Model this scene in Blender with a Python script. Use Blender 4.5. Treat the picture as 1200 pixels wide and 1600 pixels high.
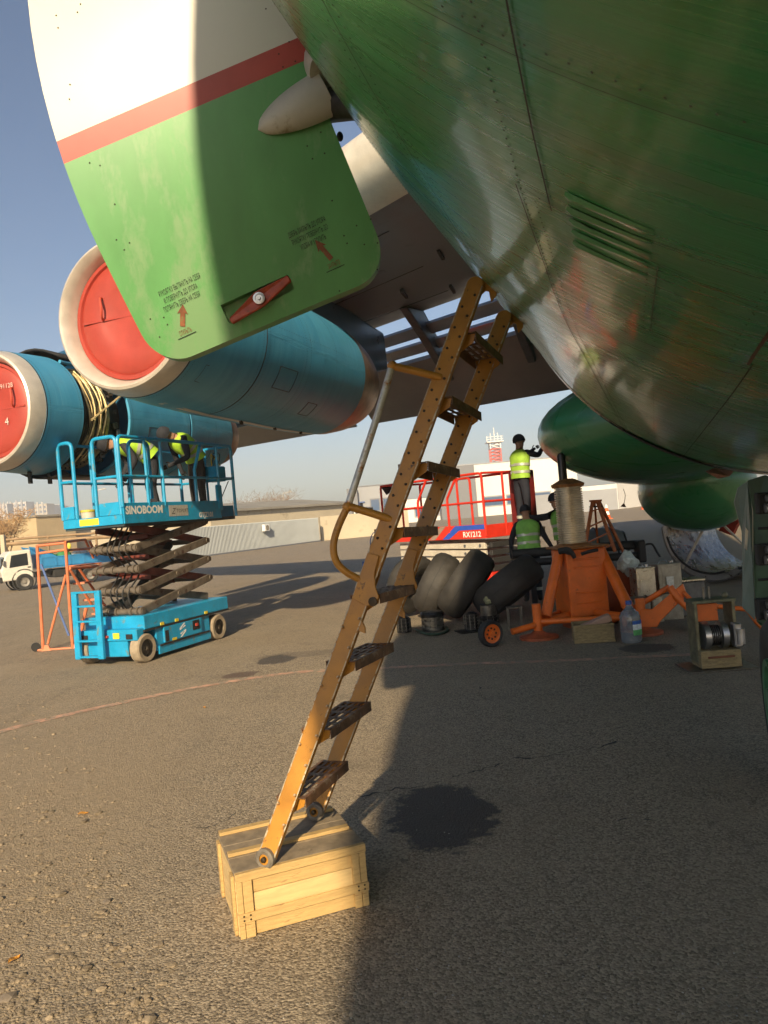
import bpy, bmesh, math, random
from mathutils import Vector as V, Matrix, noise as mnoise
from math import radians, sin, cos, pi, sqrt, atan2
random.seed(7)
for o in list(bpy.data.objects): bpy.data.objects.remove(o)
SC = bpy.context.scene
COL = SC.collection

# ------------------------------------------------------------------ camera
CAM_H, ROLL, FPX, HORY = 1.65, radians(5), 1200.0, 6.0
CAM = V((0, 0, CAM_H))
cd = bpy.data.cameras.new('camera'); cam = bpy.data.objects.new('camera', cd); COL.objects.link(cam)
cd.sensor_fit = 'VERTICAL'; cd.sensor_height = 36; cd.lens = 36 * FPX / 1600
cd.clip_start = 0.05; cd.clip_end = 6000
cam.matrix_world = Matrix.Translation(CAM) @ Matrix.Rotation(radians(90) + math.atan(HORY / FPX), 4, 'X') @ Matrix.Rotation(-ROLL, 4, 'Z')
SC.camera = cam

# ------------------------------------------------------------------ light
SUN_S = (0.27, 2.0)                       # shadow shift per metre of height
sun_el = math.atan(1 / math.hypot(*SUN_S))
w = bpy.data.worlds.new('World'); SC.world = w; w.use_nodes = True
nt = w.node_tree; nt.nodes.clear()
sky = nt.nodes.new('ShaderNodeTexSky'); sky.sky_type = 'NISHITA'; sky.sun_disc = False
sky.sun_elevation = sun_el; sky.sun_rotation = radians(180) + math.atan(SUN_S[0] / SUN_S[1])
sky.air_density = 1.0; sky.dust_density = 2.2; sky.ozone_density = 2.0; sky.altitude = 400
bg = nt.nodes.new('ShaderNodeBackground'); bg.inputs['Strength'].default_value = 0.068
wo = nt.nodes.new('ShaderNodeOutputWorld')
nt.links.new(sky.outputs[0], bg.inputs[0]); nt.links.new(bg.outputs[0], wo.inputs[0])
sl = bpy.data.lights.new('sun', 'SUN'); sl.energy = 4.3; sl.angle = radians(1.0); sl.color = (1.0, 0.80, 0.52)
so = bpy.data.objects.new('sun', sl); COL.objects.link(so)
so.rotation_euler = V((SUN_S[0], SUN_S[1], -1)).to_track_quat('-Z', 'Y').to_euler(); so.location = (-3, -20, 30)
SC.view_settings.view_transform = 'Standard'; SC.view_settings.look = 'None'
SC.view_settings.exposure = 0.85; SC.view_settings.gamma = 1.0; SC.view_settings.use_curve_mapping = False
SC.render.engine = 'CYCLES'; SC.cycles.max_bounces = 6; SC.cycles.diffuse_bounces = 3; SC.cycles.glossy_bounces = 3
SC.cycles.transparent_max_bounces = 6; SC.cycles.volume_bounces = 0; SC.cycles.use_denoising = True; SC.cycles.use_adaptive_sampling = True; SC.cycles.adaptive_threshold = 0.03
SC.cycles.caustics_reflective = False; SC.cycles.caustics_refractive = False

# ------------------------------------------------------------------ measuring the place from the photograph
_c, _s = cos(ROLL), sin(ROLL)
def ray(px, py):
    dx, dy = px - 600, py - 800
    return V(((dx * _c - dy * _s) / FPX, 1, -((dx * _s + dy * _c) - HORY) / FPX))
def P(px, py, y): return CAM + ray(px, py) * y
def PZ(px, py, z=0.0):
    r = ray(px, py); return CAM + r * ((z - CAM_H) / r.z)
G = PZ
def pix(p):
    d = V(p) - CAM; X = d.x / d.y * FPX; Y = -d.z / d.y * FPX + HORY
    return (600 + X * _c + Y * _s, 800 - X * _s + Y * _c)

# ------------------------------------------------------------------ materials
MATS = {}
def mat(name, col, rough=.5, metal=0., var=.12, vs=4., bump=0., bs=40., coat=0., wear=None, stretch=(1, 1, 1), spec=.5, alpha=1., trans=0., rvar=0.):
    if name in MATS: return MATS[name]
    m = bpy.data.materials.new(name); m.use_nodes = True; MATS[name] = m
    n = m.node_tree.nodes; L = m.node_tree.links; b = n['Principled BSDF']
    b.inputs['Roughness'].default_value = rough; b.inputs['Metallic'].default_value = metal
    b.inputs['Specular IOR Level'].default_value = spec
    if coat: b.inputs['Coat Weight'].default_value = coat; b.inputs['Coat Roughness'].default_value = .12
    if alpha < 1: b.inputs['Alpha'].default_value = alpha
    if trans: b.inputs['Transmission Weight'].default_value = trans
    b.inputs['Base Color'].default_value = (*col, 1)
    if not (var or bump or wear): return m
    tc = n.new('ShaderNodeTexCoord'); mp = n.new('ShaderNodeMapping'); mp.inputs['Scale'].default_value = stretch
    L.new(tc.outputs['Object'], mp.inputs[0])
    nz = n.new('ShaderNodeTexNoise'); nz.inputs['Scale'].default_value = vs; nz.inputs['Detail'].default_value = 6; nz.inputs['Roughness'].default_value = .62
    L.new(mp.outputs[0], nz.inputs['Vector'])
    rmp = n.new('ShaderNodeMapRange'); rmp.inputs[1].default_value = .3; rmp.inputs[2].default_value = .7
    rmp.inputs[3].default_value = 1 - 1.4 * var; rmp.inputs[4].default_value = 1 + 1.1 * var
    L.new(nz.outputs[0], rmp.inputs[0])
    mx = n.new('ShaderNodeVectorMath'); mx.operation = 'SCALE'; mx.inputs[0].default_value = col
    L.new(rmp.outputs[0], mx.inputs['Scale'])
    out = mx.outputs[0]
    if wear:
        wc, amt, ws = wear
        n2 = n.new('ShaderNodeTexNoise'); n2.inputs['Scale'].default_value = ws; n2.inputs['Detail'].default_value = 8; n2.inputs['Roughness'].default_value = .7
        L.new(mp.outputs[0], n2.inputs['Vector'])
        r2 = n.new('ShaderNodeMapRange'); r2.inputs[1].default_value = 1 - amt - .03; r2.inputs[2].default_value = 1 - amt + .05; r2.clamp = True
        # noise lives around .5: amt .5 -> half covered
        L.new(n2.outputs[0], r2.inputs[0])
        mm = n.new('ShaderNodeMix'); mm.data_type = 'RGBA'; mm.inputs[7].default_value = (*wc, 1)
        L.new(r2.outputs[0], mm.inputs[0]); L.new(out, mm.inputs[6]); out = mm.outputs[2]
    L.new(out, b.inputs['Base Color'])
    if rvar:
        r3 = n.new('ShaderNodeMapRange'); r3.inputs[1].default_value = .3; r3.inputs[2].default_value = .7
        r3.inputs[3].default_value = max(.02, rough - rvar); r3.inputs[4].default_value = rough + rvar
        L.new(nz.outputs[0], r3.inputs[0]); L.new(r3.outputs[0], b.inputs['Roughness'])
    if bump:
        n3 = n.new('ShaderNodeTexNoise'); n3.inputs['Scale'].default_value = bs; n3.inputs['Detail'].default_value = 5
        L.new(mp.outputs[0], n3.inputs['Vector'])
        bp = n.new('ShaderNodeBump'); bp.inputs['Strength'].default_value = bump; bp.inputs['Distance'].default_value = .02
        L.new(n3.outputs[0], bp.inputs['Height']); L.new(bp.outputs[0], b.inputs['Normal'])
    return m

# ------------------------------------------------------------------ mesh builder
ORG = {}
def frame(origin, xdir, zdir=(0, 0, 1)):
    x = V(xdir).normalized(); z = V(zdir); y = z.cross(x).normalized(); z = x.cross(y).normalized()
    m = Matrix((x, y, z)).transposed().to_4x4(); m.translation = V(origin); return m
class MB:
    def __init__(s): s.v = []; s.f = []; s.m = []; s.cur = 0
    def add(s, vs, fs):
        k = len(s.v); s.v += [V(a) for a in vs]; s.f += [tuple(i + k for i in f) for f in fs]; s.m += [s.cur] * len(fs); return s
    def box(s, c, size, M=None, taper=1.):
        hx, hy, hz = size[0] / 2, size[1] / 2, size[2] / 2
        vs = [V((sx * hx * (taper if sz > 0 else 1), sy * hy * (taper if sz > 0 else 1), sz * hz)) for sz in (-1, 1) for sy in (-1, 1) for sx in (-1, 1)]
        if M is not None: vs = [M @ a for a in vs]
        vs = [a + V(c) for a in vs]
        return s.add(vs, [(0, 2, 3, 1), (4, 5, 7, 6), (0, 1, 5, 4), (2, 6, 7, 3), (0, 4, 6, 2), (1, 3, 7, 5)])
    def b2(s, lo, hi): return s.box([(a + b) / 2 for a, b in zip(lo, hi)], [abs(b - a) for a, b in zip(lo, hi)])
    def bar(s, p0, p1, w, h, up=(0, 0, 1)):
        p0, p1 = V(p0), V(p1); d = (p1 - p0); l = d.length; x = d / l; y = V(up).cross(x)
        if y.length < 1e-4: y = V((1, 0, 0)).cross(x)
        y.normalize(); z = x.cross(y)
        return s.box((p0 + p1) / 2, (l, w, h), Matrix((x, y, z)).transposed())
    def ring(s, c, x, y, rx, ry, n): return [V(c) + x * (rx * cos(2 * pi * i / n)) + y * (ry * sin(2 * pi * i / n)) for i in range(n)]
    def rings(s, rs, cap0=True, cap1=True):
        n = len(rs[0]); vs = [p for r in rs for p in r]; fs = []
        for k in range(len(rs) - 1):
            for i in range(n):
                j = (i + 1) % n; fs.append((k * n + i, k * n + j, (k + 1) * n + j, (k + 1) * n + i))
        if cap0: fs.append(tuple(reversed(range(n))))
        if cap1: fs.append(tuple((len(rs) - 1) * n + i for i in range(n)))
        return s.add(vs, fs)
    def cyl(s, p0, p1, r0, r1=None, n=12, cap=True):
        p0, p1 = V(p0), V(p1); r1 = r0 if r1 is None else r1; x, y = perp(p1 - p0)
        return s.rings([s.ring(p0, x, y, r0, r0, n), s.ring(p1, x, y, r1, r1, n)], cap, cap)
    def tube(s, pts, r, n=8, cap=True):
        pts = [V(p) for p in pts]; rs = []; x = None
        for i, p in enumerate(pts):
            d = (pts[min(i + 1, len(pts) - 1)] - pts[max(i - 1, 0)]).normalized()
            if x is None: x, y = perp(d)
            else: x = (x - d * x.dot(d)).normalized(); y = d.cross(x)
            rr = r[i] if isinstance(r, (list, tuple)) else r
            rs.append(s.ring(p, x, y, rr, rr, n))
        return s.rings(rs, cap, cap)
    def lathe(s, o, axis, prof, n=32, cap0=False, cap1=False, sx=1., sy=1., xy=None):
        a = V(axis).normalized(); x, y = xy or perp(a)
        return s.rings([s.ring(V(o) + a * t, x, y, r * sx, r * sy, n) for t, r in prof], cap0, cap1)
    def grid(s, rows, close=False):
        n = len(rows[0]); vs = [p for r in rows for p in r]; fs = []
        for k in range(len(rows) - 1):
            for i in range(n if close else n - 1):
                j = (i + 1) % n; fs.append((k * n + i, k * n + j, (k + 1) * n + j, (k + 1) * n + i))
        return s.add(vs, fs)
    def ell(s, c, r, n=16, m=10, M=None):
        rows = []
        for k in range(m + 1):
            t = pi * k / m; rows.append([V((r[0] * sin(t) * cos(2 * pi * i / n), r[1] * sin(t) * sin(2 * pi * i / n), r[2] * cos(t))) for i in range(n)])
        rows = [[(M @ p if M is not None else p) + V(c) for p in q] for q in rows]
        return s.grid(list(reversed(rows)), True)
    def prism(s, pts, h):          # planar polygon swept by vector h
        pts = [V(p) for p in pts]; n = len(pts); h = V(h)
        fs = [tuple(reversed(range(n))), tuple(range(n, 2 * n))] + [(i, (i + 1) % n, n + (i + 1) % n, n + i) for i in range(n)]
        return s.add(pts + [p + h for p in pts], fs)
    def xf(s, M): s.v = [M @ p for p in s.v]; return s
    def build(s, name, m, parent=None, smooth=False, bevel=0., M=None, label=None, kind=None, fixn=True, seg=1, angle=40):
        vs = [M @ p for p in s.v] if M is not None else s.v
        lo = V([min(p[i] for p in vs) for i in range(3)]); hi = V([max(p[i] for p in vs) for i in range(3)])
        c = (lo + hi) / 2
        if parent is None: c.z = lo.z
        me = bpy.data.meshes.new(name); me.from_pydata([p - c for p in vs], [], s.f)
        ms = m if isinstance(m, (list, tuple)) else [m]
        for a in ms: me.materials.append(a)
        if len(ms) > 1: me.polygons.foreach_set('material_index', s.m)
        if fixn:
            bm = bmesh.new(); bm.from_mesh(me); bmesh.ops.recalc_face_normals(bm, faces=bm.faces); bm.to_mesh(me); bm.free()
        if smooth:
            me.polygons.foreach_set('use_smooth', [True] * len(me.polygons))
            me.set_sharp_from_angle(angle=radians(angle))
        o = bpy.data.objects.new(name, me); COL.objects.link(o)
        if parent is not None: o.parent = parent; o.location = c - ORG[parent]
        else: o.location = c
        ORG[o] = c
        if bevel:
            bv = o.modifiers.new('bevel', 'BEVEL'); bv.width = bevel; bv.segments = seg; bv.limit_method = 'ANGLE'; bv.angle_limit = radians(40)
        if label: o['label'] = label
        if kind: o['kind'] = kind
        return o
def perp(d):
    d = V(d).normalized(); a = V((0, 0, 1)) if abs(d.z) < .9 else V((1, 0, 0))
    x = a.cross(d).normalized(); return x, d.cross(x)
def thing(name, label, cat, loc=(0, 0, 0), rotz=0., group=None, local=False):
    o = bpy.data.objects.new(name, None); COL.objects.link(o); o.location = loc; o.rotation_euler = (0, 0, rotz)
    o.empty_display_size = .2; ORG[o] = V((0, 0, 0)) if local else V(loc)
    return tag(o, label, cat, group)
def tag(o, label, cat, group=None):
    o['label'] = label; o['category'] = cat
    if group: o['group'] = group
    return o
def child(o, me_obj, dloc):      # shared-mesh copy of a part
    c = me_obj.copy(); COL.objects.link(c); c.location = me_obj.location + V(dloc); ORG[c] = ORG[me_obj] + V(dloc); return c
def text_mesh(body, size=1., align='CENTER', spacing=1., shear=0., extrude=0., bold=0.):
    cu = bpy.data.curves.new('lettering', 'FONT'); cu.body = body; cu.size = size; cu.align_x = align; cu.space_character = spacing; cu.shear = shear; cu.extrude = extrude
    cu.resolution_u = 3; cu.offset = bold
    o = bpy.data.objects.new('lettering', cu); COL.objects.link(o)
    dg = bpy.context.evaluated_depsgraph_get(); me = bpy.data.meshes.new_from_object(o.evaluated_get(dg))
    vs = [v.co.copy() for v in me.vertices]; fs = [tuple(p.vertices) for p in me.polygons]
    bpy.data.objects.remove(o); bpy.data.curves.remove(cu); bpy.data.meshes.remove(me)
    return vs, fs
def lettering(body, M, size, m, parent, name='lettering', **k):
    vs, fs = text_mesh(body, size, **k); mb = MB(); mb.add([M @ v for v in vs], fs)
    return mb.build(name, m, parent, fixn=False)
def smoothpath(pts, n=6):
    pts = [V(p) for p in pts]; out = []
    for i in range(len(pts) - 1):
        p0, p1, p2, p3 = pts[max(i - 1, 0)], pts[i], pts[i + 1], pts[min(i + 2, len(pts) - 1)]
        for k in range(n):
            t = k / n; out.append(.5 * ((2 * p1) + (p2 - p0) * t + (2 * p0 - 5 * p1 + 4 * p2 - p3) * t * t + (3 * p1 - p0 - 3 * p2 + p3) * t ** 3))
    return out + [pts[-1]]
# ------------------------------------------------------------------ fuselage shape (axis runs aft, 19.5 deg right of the view)
HEAD = radians(19.5)
UA = V((sin(HEAD), cos(HEAD), 0)); NA = V((cos(HEAD), -sin(HEAD), 0)); ZA = V((0, 0, 1))
RTAB = [(-6.2, .02), (-6.1, .2), (-5.6, .52), (-4.6, .98), (-3.0, 1.47), (-1.5, 1.87), (0, 2.18), (1.2, 2.33), (2.4, 2.4), (3.4, 2.4), (40, 2.4)]
ZTAB = [(-6.2, 3.4), (-4, 3.62), (-2, 3.85), (0, 4.02), (2, 4.09), (40, 4.09)]
def lerp_tab(T, s):
    if s <= T[0][0]: return T[0][1]
    for (a, b), (c, d) in zip(T, T[1:]):
        if s <= c: return b + (d - b) * (s - a) / (c - a)
    return T[-1][1]
def RF(s): return sum(lerp_tab(RTAB, s + k * .25) for k in (-1, 0, 1)) / 3 if s > -5.5 else lerp_tab(RTAB, s)
def FC(s): return NA * 1.28 + UA * s + ZA * lerp_tab(ZTAB, s)
def FS(s, phi, off=0.):            # phi 0 at the keel, negative towards starboard
    return FC(s) + (NA * sin(phi) - ZA * cos(phi)) * (RF(s) + off)
def fus(px, py):                   # where a sight line meets the skin -> (s, phi)
    r = ray(px, py); t = .2; last = None
    while t < 40:
        p = CAM + r * t; d = p - NA * 1.28; s = d.dot(UA); c = FC(s); q = p - c
        a, b = q.dot(NA), q.z
        if math.hypot(a, b) < RF(s): return s, atan2(a, -b)
        t += .004 if t < 8 else .02
    return None

# ------------------------------------------------------------------ ground
def ground_material():
    m = bpy.data.materials.new('apron_asphalt'); m.use_nodes = True
    n = m.node_tree.nodes; L = m.node_tree.links; b = n['Principled BSDF']; b.inputs['Roughness'].default_value = .85
    b.inputs['Specular IOR Level'].default_value = .3
    geo = n.new('ShaderNodeNewGeometry'); pos = geo.outputs['Position']
    def noise(sc, det=5, rg=.6, vec=pos, dim=None):
        t = n.new('ShaderNodeTexNoise'); t.inputs['Scale'].default_value = sc; t.inputs['Detail'].default_value = det; t.inputs['Roughness'].default_value = rg
        L.new(vec, t.inputs['Vector']); return t.outputs[0]
    def rng(x, a, b_, c=0., d=1.):
        r = n.new('ShaderNodeMapRange'); r.inputs[1].default_value = a; r.inputs[2].default_value = b_; r.inputs[3].default_value = c; r.inputs[4].default_value = d
        L.new(x, r.inputs[0]); return r.outputs[0]
    def mix(f, a, c):
        x = n.new('ShaderNodeMix'); x.data_type = 'RGBA'
        if isinstance(f, float): x.inputs[0].default_value = f
        else: L.new(f, x.inputs[0])
        for i, q in ((6, a), (7, c)):
            if isinstance(q, tuple): x.inputs[i].default_value = (*q, 1)
            else: L.new(q, x.inputs[i])
        return x.outputs[2]
    def math_(op, a, c=None):
        x = n.new('ShaderNodeMath'); x.operation = op
        for i, q in enumerate((a, c)):
            if q is None: continue
            if isinstance(q, (int, float)): x.inputs[i].default_value = q
            else: L.new(q, x.inputs[i])
        return x.outputs[0]
    vor = n.new('ShaderNodeTexVoronoi'); vor.inputs['Scale'].default_value = 95; L.new(pos, vor.inputs['Vector'])
    vor2 = n.new('ShaderNodeTexVoronoi'); vor2.inputs['Scale'].default_value = 38; L.new(pos, vor2.inputs['Vector'])
    agg = rng(vor.outputs['Color'], .1, .85)
    base = mix(agg, (.070, .058, .044), (.385, .318, .232))
    agg2 = rng(noise(150, 3, .7), .52, .70)
    base = mix(math_('MULTIPLY', agg2, .6), base, (.46, .38, .28))
    big = rng(noise(.35, 6), .35, .68); base = mix(math_('MULTIPLY', big, .55), base, (.265, .205, .135))
    dk = rng(noise(1.3, 7, .7), .55, .72); base = mix(math_('MULTIPLY', dk, .35), base, (.085, .075, .065))
    mp = n.new('ShaderNodeMapping'); mp.inputs['Scale'].default_value = (2.2, .16, 1); mp.inputs['Rotation'].default_value = (0, 0, radians(58)); L.new(pos, mp.inputs[0])
    st = rng(noise(1.0, 5, .6, mp.outputs[0]), .56, .74); base = mix(math_('MULTIPLY', st, .30), base, (.10, .088, .07))
    du = rng(noise(.8, 8, .75), .50, .70); base = mix(math_('MULTIPLY', du, .40), base, (.35, .285, .20))
    # bare worn surface with loose stones towards the left
    sep = n.new('ShaderNodeSeparateXYZ'); L.new(pos, sep.inputs[0])
    edge = math_('ADD', sep.outputs[0], math_('MULTIPLY', noise(1.1, 6), 1.3))
    dirt = rng(edge, -.55, -1.25); far = rng(sep.outputs[1], 7.5, 5.0); dirt = math_('MULTIPLY', dirt, far)
    dcol = mix(rng(noise(24, 6, .7), .35, .7), (.205, .158, .105), (.37, .295, .20))
    base = mix(math_('MULTIPLY', dirt, .85), base, dcol)
    # spilt fluid, oil spots
    wet = None
    def spot(px, py, rx, ry, amt, col, nz=.35, nsc=3.):
        nonlocal base, wet
        c = G(px, py); sc = n.new('ShaderNodeVectorMath'); sc.operation = 'SUBTRACT'; L.new(pos, sc.inputs[0]); sc.inputs[1].default_value = c
        mu = n.new('ShaderNodeVectorMath'); mu.operation = 'MULTIPLY'; L.new(sc.outputs[0], mu.inputs[0]); mu.inputs[1].default_value = (1 / rx, 1 / ry, 0)
        ln = n.new('ShaderNodeVectorMath'); ln.operation = 'LENGTH'; L.new(mu.outputs[0], ln.inputs[0])
        d = math_('ADD', ln.outputs['Value'], math_('MULTIPLY', math_('SUBTRACT', noise(nsc, 6, .7), .5), nz * 4))
        f = math_('MULTIPLY', rng(d, 1.08, .92), amt); base = mix(f, base, col)
        wet = f if wet is None else math_('MAXIMUM', wet, f)
    spot(692, 1272, .285, .44, .90, (.026, .024, .024), .34, 8.0)
    spot(432, 1030, .22, .30, .8, (.05, .042, .036), .4, 5)
    spot(376, 1054, .20, .16, .7, (.09, .055, .042), .4, 6)
    spot(1010, 1012, .28, .25, .75, (.03, .03, .03), .3, 5)
    spot(470, 1022, .5, .22, .35, (.07, .06, .05), .4, 4)
    L.new(base, b.inputs['Base Color'])
    L.new(rng(wet, 0, 1, .85, .55), b.inputs['Roughness'])
    h1 = rng(vor.outputs['Distance'], 0, .8); h2 = rng(vor2.outputs['Distance'], 0, .8)
    hh = math_('ADD', math_('MULTIPLY', h1, -.35), math_('MULTIPLY', noise(60, 4), .5))
    hh = math_('ADD', hh, math_('MULTIPLY', math_('MULTIPLY', noise(9, 7, .7), dirt), -.9))
    hh = math_('ADD', hh, math_('MULTIPLY', noise(6, 5), .8))
    bp = n.new('ShaderNodeBump'); bp.inputs['Strength'].default_value = .55; bp.inputs['Distance'].default_value = .018
    L.new(hh, bp.inputs['Height']); L.new(bp.outputs[0], b.inputs['Normal'])
    return m
mb = MB(); xs = [-3000, -600, -120, -30, -8, -4, -2, 0, 2, 4, 8, 30, 120, 600, 3000]; ys = [-400, -60, -8, 0, 2, 4, 8, 16, 40, 120, 500, 1500, 5000]
mb.grid([[V((x, y, 0)) for x in xs] for y in ys])
ground = mb.build('ground', ground_material()); ground['kind'] = 'structure'

# faded red line, cracks
M_line = mat('faded_red_paint', (.50, .29, .20), .8, wear=((.27, .22, .16), .50, 9.), var=.2, vs=6)
mb = MB(); rows = []
pts = [(-60, 1163), (45, 1131), (200, 1096), (330, 1070), (460, 1051), (560, 1046), (720, 1038), (905, 1031), (1090, 1022)]
gp = [G(*p) for p in pts]; gp = smoothpath(gp, 8)
for i, p in enumerate(gp):
    d = (gp[min(i + 1, len(gp) - 1)] - gp[max(i - 1, 0)]).normalized(); q = V((-d.y, d.x, 0)) * (.06 + .015 * mnoise.noise(p * 9))
    rows.append([p - q + V((0, 0, .004)), p + q + V((0, 0, .004))])
mb.grid(rows); mb.build('painted_line', M_line, ground)
M_crack = mat('crack_filling', (.045, .042, .04), .95, var=.3, vs=20)
for pts, wd in (([(560, 1243), (600, 1238), (660, 1226), (720, 1211), (790, 1191), (860, 1180), (905, 1173), (962, 1158)], .011),
                ([(745, 1072), (752, 1085), (765, 1095)], .006), ([(962, 1158), (1010, 1160), (1040, 1166)], .006),
                ([(965, 1281), (1000, 1280), (1030, 1279)], .012), ([(230, 1292), (300, 1296), (338, 1288), (372, 1270)], .006)):
    gp = smoothpath([G(*p) for p in pts], 26); rows = []
    for i, p in enumerate(gp):
        d = (gp[min(i + 1, len(gp) - 1)] - gp[max(i - 1, 0)]).normalized(); s_ = V((-d.y, d.x, 0))
        j = s_ * (.05 * mnoise.noise(p * 5) + .03 * mnoise.noise(p * 17) + .018 * mnoise.noise(p * 41)); q = s_ * wd * max(.06, .3 + 1.6 * mnoise.noise(p * 11)); e = V((0, 0, .003))
        rows.append([p + j - q + e, p + j + q + e])
    MB().grid(rows).build('crack', M_crack, ground)
# loose stones on the worn strip, and grit
mb = MB(); rnd = random.Random(3)
ICO = bmesh.new(); bmesh.ops.create_icosphere(ICO, subdivisions=1, radius=1); IV = [v.co.copy() for v in ICO.verts]; IF = [tuple(x.index for x in f.verts) for f in ICO.faces]; ICO.free()
def stone(mb, p, r):
    a = Matrix.Rotation(rnd.uniform(0, 6.28), 3, 'Z'); sx, sy, sz = rnd.uniform(.7, 1.3), rnd.uniform(.7, 1.2), rnd.uniform(.25, .6); o = V((rnd.random(), rnd.random(), rnd.random())) * 50
    mb.add([p + a @ V((v.x * sx, v.y * sy, v.z * sz + .15)) * (r * (1 + .35 * mnoise.noise(v * 1.3 + o))) for v in IV], IF)
k = 0
while k < 4600:
    px, py = rnd.uniform(-60, 330), rnd.uniform(1080, 1640)
    lim = 90 + (py - 1080) * .36
    if px > lim + rnd.gauss(0, 30): continue
    if rnd.random() > .25 + .75 * (mnoise.noise(V((px / 60, py / 45, 0))) * .5 + .5): continue
    p = G(px, py); r = min(.028, max(.003, rnd.lognormvariate(-5.35, .55)))
    if abs(pix(p)[0] - px) > 5: continue
    stone(mb, p, r); k += 1
stones = mb.build('loose_stones', mat('pebble', (.235, .185, .125), .85, var=.40, vs=14, bump=.2), smooth=False)
tag(stones, 'loose tan pebbles scattered on the worn ground at lower left', 'stones'); stones['kind'] = 'stuff'
mb = MB()
for _ in range(900):
    px, py = rnd.uniform(150, 1190), rnd.uniform(1060, 1620); stone(mb, G(px, py), rnd.uniform(.0015, .0045))
grit = mb.build('grit', mat('grit', (.30, .28, .25), .85, var=.5, vs=9)); tag(grit, 'fine pale grit spread over the dark asphalt', 'grit'); grit['kind'] = 'stuff'
for px, py, r in ((12, 1558, .032), (168, 1408, .02), (632, 1345, .018), (268, 1404, .012)):
    mb = MB(); stone(mb, V((0, 0, 0)), 1); 
    o = MB().add([G(px, py) + v * r for v in mb.v], mb.f).build('stone', mat('dark_stone', (.17, .14, .11), .9, var=.3, vs=12))
    tag(o, {12: 'largest dark stone at the lower left corner of the ground', 168: 'small dark stone among pale pebbles left of the crate', 632: 'flat dark clod on shaded asphalt right of the crate', 268: 'tiny dark stone on sunlit asphalt beside the crate'}[px], 'stone')

# ------------------------------------------------------------------ aircraft materials
def skin_material(name, cols, rough=.28, streak=(9., .55), coat=.3):
    m = bpy.data.materials.new(name); m.use_nodes = True; n = m.node_tree.nodes; L = m.node_tree.links; b = n['Principled BSDF']
    at = n.new('ShaderNodeAttribute'); at.attribute_name = 'skin'
    def nz(scale, det=6, rg=.6):
        mp = n.new('ShaderNodeMapping'); mp.inputs['Scale'].default_value = scale; L.new(at.outputs['Vector'], mp.inputs[0])
        t = n.new('ShaderNodeTexNoise'); t.inputs['Scale'].default_value = 1; t.inputs['Detail'].default_value = det; t.inputs['Roughness'].default_value = rg; t.inputs['Distortion'].default_value = .4
        L.new(mp.outputs[0], t.inputs['Vector']); return t.outputs[0]
    def rg(x, a, c, d=0., e=1.):
        r = n.new('ShaderNodeMapRange'); r.inputs[1].default_value = a; r.inputs[2].default_value = c; r.inputs[3].default_value = d; r.inputs[4].default_value = e; L.new(x, r.inputs[0]); return r.outputs[0]
    def mix(f, a, c):
        x = n.new('ShaderNodeMix'); x.data_type = 'RGBA'; L.new(f, x.inputs[0])
        for i, q in ((6, a), (7, c)):
            if isinstance(q, tuple): x.inputs[i].default_value = (*q, 1)
            else: L.new(q, x.inputs[i])
        return x.outputs[2]
    s1 = nz((streak[0], streak[1], 1)); s2 = nz((streak[0] * 4, streak[1] * 1.2, 1), 8, .7); s3 = nz((.9, .7, 1)); s4 = nz((60, 3, 1), 4)
    c = mix(rg(s1, .42, .66), cols[0], cols[1]); c = mix(rg(s3, .42, .72, 0, .6), c, cols[2]); c = mix(rg(s2, .56, .75, 0, .5), c, cols[3])
    L.new(c, b.inputs['Base Color'])
    L.new(rg(s2, .35, .7, rough - .06, rough + .12), b.inputs['Roughness'])
    bp = n.new('ShaderNodeBump'); bp.inputs['Strength'].default_value = .12; bp.inputs['Distance'].default_value = .01; L.new(s4, bp.inputs['Height'])
    b2 = n.new('ShaderNodeBump'); b2.inputs['Strength'].default_value = .5; b2.inputs['Distance'].default_value = .03; L.new(nz((1.7, 1.3, 1), 2), b2.inputs['Height']); L.new(bp.outputs[0], b2.inputs['Normal'])
    L.new(b2.outputs[0], b.inputs['Normal'])
    b.inputs['Specular IOR Level'].default_value = .6; b.inputs['Coat Weight'].default_value = coat; b.inputs['Coat Roughness'].default_value = .07
    return m
def skin_attr(o, fn):
    me = o.data; a = me.attributes.new('skin', 'FLOAT_VECTOR', 'POINT'); c = ORG[o]
    buf = []
    for v in me.vertices: buf += list(fn(v.co + c))
    a.data.foreach_set('vector', buf)
def skin_axis(base, u=UA):
    x, y = perp(u)
    def f(p):
        d = p - base; r = V((d.dot(x), d.dot(y))); return (d.dot(u), atan2(r.y, r.x) * max(.5, r.length), 0)
    return f
M_green = skin_material('green_skin', [(.022, .215, .062), (.065, .185, .07), (.018, .145, .042), (.15, .25, .13)], .28, (9., .55), .35)
M_greenf = skin_material('green_fairing', [(.035, .20, .08), (.05, .22, .09), (.028, .15, .06), (.09, .21, .11)], .3, (3., 1.))
M_blue = skin_material('blue_cowl', [(.055, .29, .48), (.08, .34, .53), (.035, .22, .39), (.17, .40, .53)], .42, (7, .5), .0)
M_seam = mat('seam_gap', (.03, .022, .015), .8, var=.2)
M_rivet = mat('rivet_head', (.06, .085, .045), .5, .2, var=.2)
M_cream = mat('cream_paint', (.70, .64, .52), .38, var=.08, vs=3, wear=((.35, .27, .17), .30, 5.))
M_bare = mat('bare_metal', (.58, .53, .46), .34, .75, var=.12, vs=6, rvar=.12)
M_wing = mat('wing_grey', (.165, .18, .195), .5, .15, var=.2, vs=1.4, rvar=.15, wear=((.12, .125, .13), .36, 3.))
M_dark = mat('dark_void', (.012, .012, .013), .8, var=0)
M_black = mat('black_rubber', (.022, .022, .023), .7, var=.2)
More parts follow.
